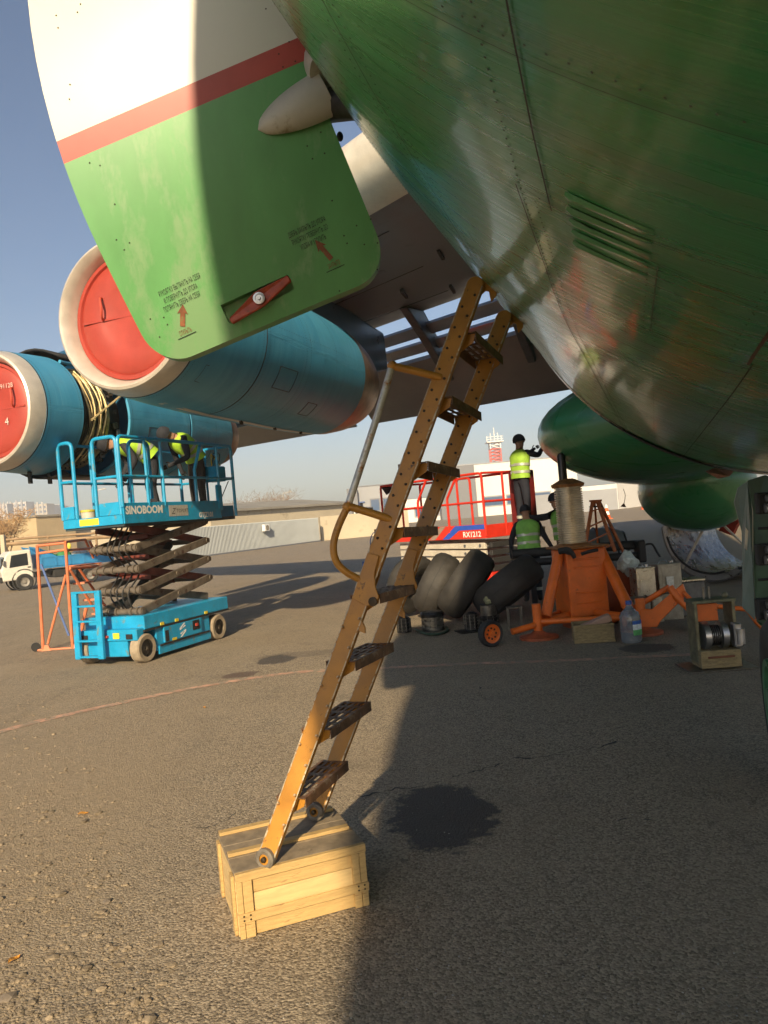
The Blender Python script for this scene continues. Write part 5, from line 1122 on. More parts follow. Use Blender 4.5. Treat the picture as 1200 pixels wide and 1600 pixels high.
sb_ = a + x * L_ * .6 + y * .15 + V((0, 0, .20)); rk = MB().box(sb_, (.36, .16, .09), Matrix((x, y, V((0, 0, 1)))).transposed() @ Matrix.Rotation(-.35, 3, 'Y')); tag(rk.build('pink_pad', mat('pink_foam', (.42, .27, .20), .8, var=.12, vs=6), bevel=.025, seg=3), 'pinkish foam pad lying in the old wooden box', 'pad')
g = G(987, 1003); bt = thing('water_bottle', 'large clear water bottle with blue cap and label beside the wooden box', 'bottle', g)
prof = [(0, .0), (.0, .10), (.02, .115)]
for k in range(7): prof += [(.04 + .034 * k, .116), (.055 + .034 * k, .110)]
prof += [(.29, .115), (.33, .10), (.385, .045), (.41, .03), (.43, .03)]
MB().lathe(g, (0, 0, 1), prof, 28).build('bottle_body', mat('tinted_clear_plastic', (.55, .62, .70), .12, var=0, trans=.75, spec=.6), bt, smooth=True)
MB().lathe(g, (0, 0, 1), [(.425, .034), (.465, .034), (.467, 0)], 18).build('cap', mat('cap_blue', (.03, .09, .35), .4, var=.1), bt, smooth=True)
MB().lathe(g, (0, 0, 1), [(.0 + .005, 0), (.005, .095), (.12, .105), (.12, 0)], 24).build('water', mat('water_tint', (.25, .27, .28), .1, var=0, trans=.5), bt, smooth=True)
lb = MB(); rows = [[g + V((.1175 * cos(a_), .1175 * sin(a_), z)) for a_ in [radians(-95 + 7 * i) for i in range(14)]] for z in (.09, .15, .21, .25)]; lb.grid(rows); lb.m = [0] * 13 + [1] * 13 + [2] * 13; lb.build('bottle_label', [mat('label_green', (.08, .35, .10), .5, var=.3, vs=40), mat('label_white', (.7, .75, .75), .5, var=.2, vs=40), mat('label_blue', (.03, .12, .45), .5, var=.3, vs=40)], bt)
M_tin = mat('tinplate', (.55, .50, .40), .32, .75, var=.22, vs=10, rvar=.12, wear=((.28, .20, .12), .34, 8.)); M_tinp = mat('tin_painted', (.34, .31, .25), .45, .3, var=.25, vs=9)
def can(px, py, d, w_, dp, h, z, label, m_, rot=.1):
    c = P(px, py, d); c.z = z; R_ = Matrix.Rotation(rot, 3, 'Z'); t = thing('metal_can', label, 'can', c, group='square metal cans behind the jack tow bar')
    MB().box(c + V((0, 0, h / 2)), (w_, dp, h), R_).build('can_body', m_, t, bevel=.012, seg=2)
    for zz in (.012, h - .012): MB().box(c + V((0, 0, zz)), (w_ + .008, dp + .008, .014), R_).build('seam_rim', m_, t, bevel=.003)
    MB().box(c + R_ @ V((0, -dp / 2 - .002, h / 2)), (w_ * .72, .006, h * .78), R_).build('pressed_panel', m_, t, bevel=.003)
    MB().cyl(c + V((w_ * .25, 0, h)), c + V((w_ * .25, 0, h + .025)), .025, n=12).build('spout', M_steel, t)
    MB().tube(smoothpath([c + V((-w_ * .3, 0, h)), c + V((-w_ * .2, 0, h + .035)), c + V((0, 0, h + .035)), c + V((w_ * .08, 0, h))], 4), .005, 6).build('carry_handle', M_steel, t)
    return t
can(1003, 900, 9.75, .25, .22, .36, .36, 'shiny square tin can, left of the two on top', M_tin, .12); cl_ = can(1041, 900, 9.9, .30, .24, .37, .36, 'square can with white paper label, right of the two on top', M_tinp, .05)
can(998, 940, 9.8, .22, .2, .34, .0, 'lower square can with label under the shiny tin', M_tinp, .1); can(1022, 940, 9.85, .14, .2, .33, .0, 'narrow lower can in the middle of the stack', M_tin, .05); can(1047, 940, 9.95, .26, .2, .34, .0, 'dark lower can under the labelled can', M_tinp, -.1)
MB().box(P(1047, 908, 9.74), (.09, .003, .12)).build('paper_label', mat('paper_label', (.6, .6, .55), .8, var=.25, vs=50), cl_)
c = G(1072, 1003) ; c = P(1072, 945, 10.2); c.z = 0; t = thing('metal_case', 'dull grey metal case behind the jack tow arm', 'case', c)
MB().box(c + V((0, 0, .22)), (.42, .3, .44)).build('case_body', mat('case_grey', (.12, .12, .12), .5, .4, var=.3, vs=9), t, bevel=.012); MB().box(c + V((0, 0, .46)), (.44, .32, .03)).build('case_lid', M_tin, t, bevel=.006)
bg_ = MB().ell(P(981, 880, 10.0), (.13, .10, .14), 14, 9); bg_.v = [v + V((1, .6, 1)) * .06 * mnoise.noise(v * 9) + V((0, 0, .05 * mnoise.noise(v * 21))) for v in bg_.v]; tag(bg_.build('plastic_bag', mat('crumpled_bag', (.50, .58, .58), .45, var=.3, vs=12), smooth=False), 'crumpled white plastic bag with green print behind the jack', 'bag')
# ------------------------------------------------------------------ winch block on a plate
g = G(1125, 1045); wn = thing('winch', 'small steel winch with drum on a wooden block and plate', 'winch', g)
fx = V((.99, -.05, 0)); fy = V((.05, .99, 0)); Mw = Matrix((fx, fy, V((0, 0, 1)))).transposed()
def wb(c, sz, name, m_, bv=.004): return MB().box(g + Mw @ V(c), sz, Mw).build(name, m_, wn, bevel=bv)
wb((0, .1, .008), (.62, .42, .014), 'base_plate', M_hubs); wb((0, .08, .10), (.36, .26, .16), 'wood_block', M_old); wb((0, -.055, .12), (.24, .01, .02), 'rust_strip', mat('rust', (.16, .06, .03), .8, var=.3))
for sx in (-1, 1): wb((sx * .17, .12, .34), (.03, .22, .56), 'upright', mat('greasy_olive', (.16, .15, .09), .5, .3, var=.35, vs=12))
wb((0, .12, .615), (.40, .22, .03), 'top_plate', mat('greasy_olive2', (.13, .14, .09), .5, .3, var=.35, vs=14)); wb((-.05, .16, .50), (.24, .06, .16), 'orange_block', M_or)
MB().lathe(g + Mw @ V((-.12, .06, .30)), fx, [(0, .05), (0, .12), (.05, .125), (.055, .085), (.15, .085), (.155, .125), (.21, .12), (.21, .05)], 28, True, True).build('winch_drum', M_steel, wn, smooth=True, angle=30)
for k in range(5): MB().lathe(g + Mw @ V((-.058 + .018 * k, .06, .30)), fx, [(0, .085), (.003, .094), (.012, .094), (.015, .085)], 24).build('rope_turn', M_black, wn, smooth=True)
wb((.17, .0, .30), (.07, .10, .22), 'gear_housing', M_steel, .012); MB().cyl(g + Mw @ V((.19, -.04, .36)), g + Mw @ V((.19, -.04, .22)), .04, n=14).build('gear_motor', M_steel, wn, smooth=True)
for k in (-.05, .0): MB().cyl(g + Mw @ V((k, .12, .62)), g + Mw @ V((k, .12, .74)), .012, n=8).build('bolt', M_hubs, wn)
MB().ell(g + Mw @ V((.14, .12, .65)), (.03, .03, .03)).build('knob', MATS['greasy_olive'], wn, smooth=True)
# ------------------------------------------------------------------ stepladder, wrapped bundle, black beams, removed cowl
M_os = mat('stepladder_brown', (.36, .10, .025), .5, var=.2, vs=8)
sd = 11.4; t = thing('stepladder', 'brown orange folding stepladder standing behind the jack column', 'stepladder', G(940, 940) * 1)
for a, b_ in (((926, 783), (908, 890)), ((933, 783), (961, 862)), ((929, 783), (936, 880)), ((936, 783), (985, 885))):
    MB().bar(P(*a, sd), P(*b_, sd + (.5 if a[0] in (929, 936) else 0)), .03, .05).build('stile', M_os, t, bevel=.004)
for q in (.15, .38, .62, .85): 
    p0, p1 = P(926, 783, sd).lerp(P(908, 890, sd), q), P(933, 783, sd).lerp(P(961, 862, sd), q); MB().bar(p0, p1, .05, .02).build('step', M_os, t)
MB().bar(P(922, 783, sd), P(939, 782, sd), .10, .03).build('top_step', M_os, t); MB().tube([P(921, 792, sd), P(941, 791, sd)], .012, 8).build('handle_bar', M_black, t)
M_tarp = mat('grey_tarp', (.20, .20, .20), .65, var=.18, vs=3, bump=.5, bs=5)
wcn = P(925, 800, 17.5); wcn.z = 0; t = thing('wrapped_bundle', 'rounded bundle wrapped in grey tarpaulin and rope behind the stepladder', 'bundle', wcn)
rows = []
for k in range(15):
    u = -1.0 + 2.0 * k / 14; q = (1 - abs(u) ** 3.5) ** .5 if abs(u) < 1 else 0; r = .72 * max(.12, q)
    rows.append([wcn + V((u * .98, .25 * u, 0)) + V((.1 * cos(a_), r * 1.2 * cos(a_), max(.0, r * 1.15 * sin(a_) + .12))) + V((0, 0, .05 * mnoise.noise(V((u * 4, a_ * 2, 0))))) for a_ in [pi * i / 16 for i in range(17)]])
mb = MB(); mb.grid(rows); mb.build('tarpaulin', M_tarp, t, smooth=True, angle=80)
for k in (3, 7, 10, 12): MB().tube([p + V((0, 0, .015)) for p in rows[k]], .018, 6).build('rope', M_black, t, smooth=True)
bm_ = P(920, 862, 12.6); bm_.z = 0; t = thing('towbar', 'long black towbar on trestles behind the jack', 'towbar', bm_)
MB().tube([P(800, 866, 12.6), P(1006, 850, 12.4)], .075, 12).build('tube', M_black, t, smooth=True); MB().tube([P(805, 880, 12.5), P(1000, 868, 12.3)], .06, 12).build('tube', M_black, t, smooth=True)
MB().box(P(1000, 861, 12.3), (.12, .25, .35)).build('head_block', M_black, t, bevel=.02)
for px in (830, 940, 990): q = P(px, 875, 12.4); MB().bar((q.x, q.y, 0), (q.x, q.y, q.z), .08, .08).build('trestle_post', M_black, t)
MB().tube(smoothpath([P(1005, 852, 12.3), P(1018, 850, 12.3), P(1026, 862, 12.3), P(1031, 870, 12.3)], 5), .018, 6).build('hose', M_black, t, smooth=True)
M_foil = mat('crumpled_foil_metal', (.34, .33, .32), .28, .9, var=.3, vs=5, bump=.9, bs=7, rvar=.1); M_shell = mat('dull_cowl_inside', (.16, .15, .135), .5, .4, var=.25, vs=3)
cc = P(1142, 800, 13.6); cc.z = .98; t = thing('engine_cowl', 'removed curved engine cowl with silver lining on the ground by the nose gear door', 'cowl', (cc.x, cc.y, 0))
ad = V((.80, .60, 0)).normalized(); e1 = V((ad.y, -ad.x, 0)); rows, rows2 = [], []
for k in range(7):
    q = -.75 + k * .26
    rows.append([cc + ad * q + (e1 * cos(a_) * .92 + V((0, 0, sin(a_) * .95))) for a_ in [radians(178 + 6 * i) for i in range(22)]])
    rows2.append([cc + ad * q + (e1 * cos(a_) * .80 + V((0, 0, sin(a_) * .82))) for a_ in [radians(176 + 6 * i) for i in range(22)]])
mb = MB(); mb.grid(rows); o = mb.build('outer_shell', M_shell, t, smooth=True); s2 = o.modifiers.new('s', 'SOLIDIFY'); s2.thickness = .03
mb = MB(); mb.grid(rows2); mb.build('silver_lining', M_foil, t, smooth=True)
mb = MB(); mb.grid([rows[0], rows2[0]]); mb.build('edge_frame', M_steel, t, smooth=True)
MB().bar(cc - ad * .77 + e1 * -.55 + V((0, 0, -.72)), cc - ad * .75 + e1 * .15 + V((0, 0, .35)), .035, .035).build('stay', M_lgrey, t); MB().bar(cc - ad * .75 + e1 * -.1 + V((0, 0, .4)), cc - ad * .75 + e1 * .7 + V((0, 0, -.45)), .03, .03).build('stay', M_lgrey, t)
MB().tube([r[0] + V((0, 0, .02)) for r in rows2], .05, 10).build('edge_pipe', M_black, t, smooth=True); MB().box(cc - e1 * 1.02 + V((0, 0, .0)), (.2, .16, .22)).build('edge_clamp', M_black, t, bevel=.03)
MB().tube(smoothpath([cc - ad * .80 + (e1 * cos(a_) * .8 + V((0, 0, sin(a_) * .8))) for a_ in [radians(190 + 14 * i) for i in range(8)]], 3), .02, 6).build('hose', M_black, t, smooth=True)
MB().prism([cc + ad * .5 + e1 * a_ + V((0, 0, b_)) for a_, b_ in ((-.55, -.15), (-.15, .45), (.15, .5), (-.3, -.25))], ad * .1).build('red_flap', mat('red_flap', (.30, .03, .02), .5, var=.2), t)
# pink warning streamer under the lip, black pennant far off
st_ = MB(); fpts = [(1104, 738), (1120, 733), (1146, 737), (1140, 744), (1122, 748)]; rows = [P(x, y, 5.6 + .1 * sin(x)) for x, y in fpts]; st_.prism(rows, V((0, .02, .01))); tag(st_.build('streamer', mat('faded_streamer', (.45, .22, .20), .8, var=.3, vs=20)), 'faded pink streamer tucked under the belly lip', 'streamer')
# ------------------------------------------------------------------ blue dolly behind the ladder
g = G(577, 903); t = thing('hand_cart', 'small blue hand cart with loop handle left of the ladder', 'cart', g)
mbc = mat('cart_blue', (.02, .12, .45), .5, var=.2, vs=9)
MB().box(g + V((0, 0, .28)), (.30, .25, .36)).build('cart_body', mbc, t, bevel=.02)
for sx in (-1, 1): MB().lathe(g + V((sx * .17, 0, .11)), (1, 0, 0), [(-.03, .0), (-.03, .11), (.03, .11), (.03, 0)], 20).build('wheel', mat('cart_wheel', (.30, .22, .12), .7, var=.2), t, smooth=True)
a = g + V((.06, 0, .45)); b_ = P(581, 853, (g.y)); MB().tube([a, b_], .016, 8).build('handle', M_black, t, smooth=True)
MB().tube([b_ + V((.09 * sin(q) * .8 + .05 * (1 - cos(q)), 0, .18 * (1 - cos(q)))) for q in [2 * pi * i / 20 for i in range(21)]], .014, 6).build('loop_handle', mbc, t, smooth=True)
# ------------------------------------------------------------------ orange access stand, left
OD = 12.1; M_of = mat('stand_orange', (.56, .17, .075), .5, var=.15, vs=8); og = G(90, 1015); t = thing('access_stand', 'tall orange tube access stand with stairs, left of the blue lift', 'stand', og)
def OP(px, py, d=OD): return P(px, py, d)
def ob(a, b_, r=.021, name='frame_tube', m_=M_of, da=0, db=0): return MB().tube([OP(*a, OD + da), OP(*b_, OD + db)], r, 8).build(name, m_, t, smooth=True)
ob((68, 1014), (58, 852), .025, 'post'); ob((114, 1013), (102, 846), .025, 'post'); ob((103, 898), (75, 1006), .021, 'diagonal'); ob((64, 881), (108, 993), .018, 'diagonal', mat('stay_blue', (.08, .14, .35), .5, var=.1))
for a, b_ in (((58, 865), (102, 859)), ((58, 853), (103, 848)), ((57, 1016), (125, 1012))): ob(a, b_)
for a in ((68, 1013), (114, 1012)): MB().box(OP(*a) + V((.05, 0, .0)), (.16, .05, .10), taper=.4).build('foot_bracket', M_of, t)
for a, da in (((57, 1017), 0),): 
    c = OP(*a, OD); c.z = .07; wt = MB().lathe(c, V((.5, -.86, 0)), [(-.03, .0), (-.03, .05), (-.03, .07), (.03, .07), (.03, .05), (.03, 0)], 20).build('castor', M_black, t, smooth=True)
ob((102, 847), (133, 843), da=0, db=1.2); ob((133, 843), (146, 872), da=1.2, db=1.4); ob((103, 860), (150, 856), da=0, db=1.6); ob((58, 853), (100, 846), da=0, db=1.6); ob((150, 852), (157, 864), da=1.4, db=1.5); ob((140, 846), (152, 868), da=1.3, db=1.5)
ob((109, 888), (172, 883), .025, 'deck_edge', db=1.2); ob((150, 884), (158, 900), db=1.2, da=1.2); ob((165, 883), (174, 892), db=1.2, da=1.2); ob((150, 885), (146, 900), da=1.2, db=1.2)
ob((109, 889), (154, 962), .022, 'stair_stringer', db=.6); ob((122, 886), (174, 960), .022, 'stair_stringer', da=.5, db=1.2)
for q in (.3, .65, .95): MB().bar(OP(109, 889).lerp(OP(154, 962, OD + .6), q), OP(122, 886, OD + .5).lerp(OP(174, 960, OD + 1.2), q), .18, .03).build('stair_tread', M_of, t)
ob((135, 950), (122, 1012), .03, 'post', da=.8, db=.8); MB().bar(OP(150, 880, OD + 1.), OP(115, 884, OD + .6), .3, .02).build('deck', M_of, t)
jk = MB().ell(OP(108, 853, OD - .05), (.03, .02, .05), 10, 7); tag(jk.build('yellow_tag', mat('tag_yellow', (.7, .6, .08), .6, var=.1), smooth=True), 'small yellow tag on the top corner of the orange stand', 'tag')
# ------------------------------------------------------------------ fallen leaves
for px, py, a, lb in ((131, 1272, .3, 'orange fallen leaf on the sunlit ground, upper one at left'), (24, 1500, 1.2, 'orange fallen leaf among pebbles near the lower left corner'), (320, 1106, 2.0, 'tiny yellow leaf on the asphalt below the red line')):
    g = G(px, py); R_ = Matrix.Rotation(a, 3, 'Z'); lf = MB(); rows = []
    for i in range(7): q = i / 6; w_ = .016 * sin(pi * q) + .001; rows.append([g + R_ @ V((.06 * (q - .5), sg * w_, .006 + .006 * abs(sg) + .004 * sin(6 * q))) for sg in (-1, 0, 1)])
    lf.grid(rows); o = lf.build('leaf', mat('dry_orange_leaf', (.48, .22, .03), .7, var=.2, vs=30)); sm = o.modifiers.new('s', 'SOLIDIFY'); sm.thickness = .001; tag(o, lb, 'leaf')
# ------------------------------------------------------------------ tipper truck
M_cab = mat('truck_white', (.66, .63, .56), .4, var=.06); M_tb = mat('truck_blue', (.03, .22, .48), .45, var=.12, vs=2); M_glass = mat('dark_glass', (.02, .025, .03), .08, var=0, spec=.8)
tf, tr_ = P(40, 923, 29.6), P(142, 908, 31.0); tf.z = tr_.z = 0; tx = (tf - tr_); WB = tx.length / .8; tx.normalize(); tr_ = tr_ + V((tx.y, -tx.x, 0)) * .75; trot = atan2(tx.y, tx.x)
trk = thing('tipper_truck', 'white cab truck with blue tipper bed parked at the left edge', 'truck', tr_, trot, local=True); trk.scale = (.8, .8, .8)
TW = .95
cabp = [(WB - .42, .55), (WB + .95, .50), (WB + 1.0, 1.0), (WB + .75, 1.75), (WB + .55, 1.92), (WB - .36, 1.95), (WB - .42, 1.2)]
cab = MB().prism([V((x, -TW, z)) for x, z in cabp], V((0, 2 * TW, 0))).build('cab', M_cab, trk, bevel=.06, seg=2)
for sg in (-1, 1):
    MB().prism([V((x, sg * (TW + .012), z)) for x, z in ((WB - .22, 1.2), (WB + .62, 1.14), (WB + .50, 1.72), (WB - .2, 1.78))], V((0, -sg * .02, 0))).build('side_window', M_glass, cab); MB().box((WB - .25, sg * (TW + .012), 1.1), (.14, .03, .05)).build('door_handle', M_black, cab)
    MB().b2((WB + .3, sg * TW - .02, 1.05), (WB + .302, sg * TW + .02, 1.06)).build('door_line', M_black, cab); MB().box((WB + .95, sg * (TW + .15), 1.45), (.06, .16, .30)).build('mirror', M_black, cab, bevel=.02)
    MB().lathe((WB, sg * (TW - .02), .48), (0, 1, 0), [(-.06, .5), (-.06, .56), (.02, .56), (.02, .5)], 24).build('wheel_arch', M_black, cab)
MB().prism([V((x, -TW + .1, z)) for x, z in ((WB + 1.012, 1.15), (WB + .83, 1.68), (WB + .82, 1.68), (WB + 1.002, 1.15))], V((0, 2 * TW - .2, 0))).build('windscreen', M_glass, cab); MB().b2((WB + .94, -TW, .45), (WB + 1.06, TW, .72)).build('bumper', M_black, cab, bevel=.03)
for sg in (-1, 1): MB().b2((WB + 1.02, sg * .75 - .14, .8), (WB + 1.04, sg * .75 + .14, .98)).build('headlight', M_whp, cab)
MB().b2((-1.0, -.45, .55), (WB - .5, .45, .80)).build('chassis', M_black, trk); MB().b2((.6, -TW + .1, .45), (1.7, TW - .1, .85)).build('tank', M_black, trk, bevel=.05)
bed = MB(); bed.b2((-1.2, -TW - .05, .95), (WB - .75, TW + .05, 1.02)); bed = bed.build('bed_floor', M_tb, trk)
for sg in (-1, 1):
    MB().b2((-1.2, sg * (TW + .05) - .03, 1.021), (WB - .75, sg * (TW + .05) + .03, 1.46)).build('bed_side', M_tb, bed, bevel=.01)
    for k in range(6): MB().b2((-1.1 + k * .66, sg * (TW + .095) - .012, 1.03), (-1.02 + k * .66, sg * (TW + .095) + .012, 1.45)).build('side_rib', M_tb, bed)
    MB().b2((-1.2, sg * (TW + .095) - .012, 1.451), (WB - .75, sg * (TW + .095) + .012, 1.50)).build('side_rim', M_tb, bed)
MB().b2((WB - .78, -TW, 1.022), (WB - .70, TW, 1.93)).build('headboard', M_tb, bed); MB().prism([V((x, -TW - .05, z)) for x, z in ((WB - .8, 1.47), (WB - .8, 1.95), (WB - .3, 2.08), (WB - .3, 2.03), (WB - 1.6, 1.47))], V((0, .04, 0))).build('side_gusset', M_tb, bed); MB().prism([V((x, TW + .05, z)) for x, z in ((WB - .8, 1.47), (WB - .8, 1.95), (WB - .3, 2.08), (WB - .3, 2.03), (WB - 1.6, 1.47))], V((0, -.04, 0))).build('side_gusset', M_tb, bed)
for x in (0, WB):
    for sg in (-1, 1):
        wt = MB().lathe((x, sg * (TW - .08), .40), (0, 1, 0), [(-.12, .22), (-.13, .36), (-.1, .40), (.1, .40), (.13, .36), (.12, .22)], 28).build('wheel', M_black, trk, smooth=True); MB().lathe((x, sg * (TW - .08), .40), (0, 1, 0), [(-.11, 0), (-.11, .08), (-.06, .1), (-.09, .22), (.09, .22), (.06, .1), (.11, .08), (.11, 0)], 22).build('rim', mat('rim_grey', (.30, .28, .25), .5, .4, var=.2), wt, smooth=True)
Tm = Matrix.Translation(tr_) @ Matrix.Rotation(trot, 4, 'Z') @ Matrix.Scale(.8, 4); rnd = random.Random(4)
for k, (x, c, lb) in enumerate(((1.6, (.03, .18, .05), 'green sack of scrap in the tipper bed behind the cab'), (.9, (.05, .22, .07), 'green sack in the middle of the tipper bed'), (.2, (.35, .36, .34), 'pale sack towards the rear of the tipper bed'))):
    e = MB().ell(Tm @ V((x, rnd.uniform(-.3, .3), 1.42)), (.34, .4, .24), 14, 9); e.v = [v + V((1, 1, 1)) * .12 * mnoise.noise(v * 3.1) for v in e.v]; tag(e.build('sack', mat('sack_%d' % k, c, .7, var=.3, vs=5), smooth=False), lb, 'sack', 'loads in the tipper bed')

# ------------------------------------------------------------------ low buildings and walls
def wall_building(name, label, cat, a, b_, h, dep, wall_m, roof_m=None, over=.3, z0=0., rise=0., win=None):
    a, b_ = V(a), V(b_); a.z = b_.z = 0; x = (b_ - a); L_ = x.length; x.normalize(); y = V((-x.y, x.x, 0)); t = thing(name, label, cat, (a + b_) / 2 + y * dep / 2)
    def Q(u, v, z): return a + x * u + y * v + V((0, 0, z))
    mb = MB(); mb.add([Q(0, 0, 0), Q(L_, 0, 0), Q(L_, dep, 0), Q(0, dep, 0), Q(0, 0, h), Q(L_, 0, h), Q(L_, dep, h + rise), Q(0, dep, h + rise)], [(0, 3, 2, 1), (4, 5, 6, 7), (0, 1, 5, 4), (2, 3, 7, 6), (0, 4, 7, 3), (1, 2, 6, 5)]); wl = mb.build('wall', wall_m, t)
    if roof_m:
        r = MB(); r.add([Q(-over, -over, h + .003), Q(L_ + over, -over, h + .003), Q(L_ + over, dep + over, h + rise + .003), Q(-over, dep + over, h + rise + .003)] + [Q(-over, -over, h + .2), Q(L_ + over, -over, h + .2), Q(L_ + over, dep + over, h + rise + .2), Q(-over, dep + over, h + rise + .2)], [(0, 3, 2, 1), (4, 5, 6, 7), (0, 1, 5, 4), (2, 3, 7, 6), (0, 4, 7, 3), (1, 2, 6, 5)]); r.build('roof', roof_m, t)
    if win:
        wm, fm, items = win
        for u0, u1, z0_, z1_ in items:
            f = MB().add([Q(p[0], p[1], p[2]) for p in ((u0, -.06, z0_), (u1, -.06, z0_), (u1, .1, z0_), (u0, .1, z0_), (u0, -.06, z1_), (u1, -.06, z1_), (u1, .1, z1_), (u0, .1, z1_))], [(0, 3, 2, 1), (4, 5, 6, 7), (0, 1, 5, 4), (2, 3, 7, 6), (0, 4, 7, 3), (1, 2, 6, 5)]).build('window', fm, wl)
            e = min(u1 - u0, z1_ - z0_) * .12
            MB().add([Q(u0 + e, -.09, z0_ + e), Q(u1 - e, -.09, z0_ + e), Q(u1 - e, -.09, z1_ - e), Q(u0 + e, -.09, z1_ - e)], [(0, 1, 2, 3)]).build('pane', wm, f)
    return t, Q, L_
M_creamw = mat('cream_render', (.50, .43, .31), .85, var=.12, vs=.3, wear=((.36, .30, .21), .40, .6)); M_roofg = mat('grey_roofing', (.26, .24, .20), .85, var=.2, vs=.4); M_beige = mat('beige_brick', (.44, .34, .20), .9, var=.15, vs=.3); M_whw = mat('white_cladding', (.72, .70, .66), .7, var=.05, vs=.1)
M_gry = mat('grey_cladding', (.16, .165, .18), .6, var=.08, vs=.1); M_gry2 = mat('light_grey_cladding', (.30, .31, .33), .6, var=.08, vs=.1); M_wing2 = mat('blue_window_glass', (.05, .10, .20), .12, var=.1, vs=.3, spec=.8)
# corrugated metal cabin
ca, cb_ = G(292, 873.5), G(500, 846); ca.z = cb_.z = 0; cxd = (cb_ - ca); CLn = cxd.length; cxd.normalize(); cyd = V((-cxd.y, cxd.x, 0)); t = thing('corrugated_cabin', 'long low cabin clad in pale corrugated metal beyond the lift', 'cabin', (ca + cb_) / 2 + cyd * 1.2)
CHh = 1.98; rows = [[], []]; nco = 110
M_cor = mat('corrugated_sheet', (.42, .45, .46), .5, .3, var=.06, vs=.5)
for k in range(nco * 4 + 1):
    u = CLn * k / (nco * 4); o_ = -.05 if k % 4 in (1, 2) else .05
    for j, z in enumerate((.02, CHh)): rows[j].append(ca + cxd * u + cyd * o_ + V((0, 0, z)))
MB().grid(rows).build('corrugated_front', M_cor, t)
MB().add([ca + cxd * u + cyd * v + V((0, 0, z)) for u, v, z in ((0, .06, 0), (CLn, .06, 0), (CLn, 2.4, 0), (0, 2.4, 0), (0, .06, CHh), (CLn, .06, CHh), (CLn, 2.4, CHh), (0, 2.4, CHh))], [(0, 3, 2, 1), (4, 5, 6, 7), (0, 1, 5, 4), (2, 3, 7, 6), (0, 4, 7, 3), (1, 2, 6, 5)]).build('cabin_box', M_cor, t)
MB().bar(ca - cyd * .09 + V((0, 0, .05)), cb_ - cyd * .09 + V((0, 0, .05)), .05, .1).build('base_rail', M_gry, t)
acp = P(411, 825, 1); r_ = ray(411, 825); tt = (ca - CAM).dot(cyd) / r_.dot(cyd); acp = CAM + r_ * tt - cyd * .25; am = Matrix((cxd, cyd, V((0, 0, 1)))).transposed(); a_t = thing('air_conditioner', 'white air conditioner unit on the corrugated cabin wall', 'air conditioner', acp)
MB().box(acp, (.62, .28, .5), am).build('casing', M_whp, a_t, bevel=.02); MB().lathe(acp - cyd * .142, -cyd, [(0, .19), (.02, .19), (.02, .15), (.005, .14), (.005, .05), (.02, .04)], 24, False, True).build('fan_grille', mat('fan_grey', (.25, .22, .17), .6, var=.1), a_t, smooth=True)
# cream wall continuing right with dark opening, gate post
wall_building('perimeter_wall', 'cream perimeter wall right of the corrugated cabin', 'wall', G(503, 845), G(640, 832), 2.05, .4, M_creamw)
q = G(558, 838); pp = thing('utility_pole', 'slim white utility post on the cream wall left of the ladder', 'post', q)
MB().cyl(q - V((0, 1, 0)), q + V((0, -1, 2.4)), .07, n=8).build('pole', M_whp, pp)
for z in (.9, 1.4, 1.9): MB().box(q + V((.12, -1, z)), (.3, .08, .06)).build('bracket', M_gry, pp)
wall_building('low_depot', 'long low cream depot with grey roof behind the corrugated cabin', 'building', P(330, 826, 62) , P(545, 812, 76), 3.1, 6, M_creamw, M_roofg, .4, rise=.8, win=(M_dark, M_gry, [(18.2, 21.5, 1.9, 2.7)]))
wall_building('brick_shed', 'plain beige brick shed behind the truck at left', 'building', P(58, 830, 78), P(118, 826, 82), 4.6, 8, M_beige, M_roofg, .15); wall_building('brick_shed', 'wide pale shed half hidden behind the blue lift', 'building', P(101, 826, 84), P(372, 806, 92), 4.3, 8, M_creamw, M_roofg, .2)
# pipe rack along the depot
pr_ = thing('pipe_rack', 'rusty pipe run on short posts in front of the sheds at left', 'pipes', P(150, 840, 44) * 1)
for dz, r_ in ((0, .11), (.32, .07)):
    MB().tube([P(-60, 856 - dz * 22, 44), P(80, 845 - dz * 22, 44), P(235, 834 - dz * 22, 44)], r_, 8).build('pipe', mat('rusty_pipe', (.30, .20, .11), .7, .2, var=.25, vs=1.), pr_, smooth=True)
for px in (5, 75, 150, 225): q = P(px, 850 - px * .09, 44); MB().cyl((q.x, q.y, 0), (q.x, q.y, q.z + .25), .07, n=8).build('rack_post', MATS['rusty_pipe'], pr_)
# pale gate posts at the far left edge
for px, lb in ((-4, 'pale fence post cut by the left edge behind the truck'), (5, 'pale fence post just right of the edge post')): q = P(px, 850, 40); tag(MB().box((q.x, q.y, 1.2), (.22, .22, 2.4)).build('fence_post', M_creamw, bevel=.02), lb, 'post', 'fence posts at the left edge')
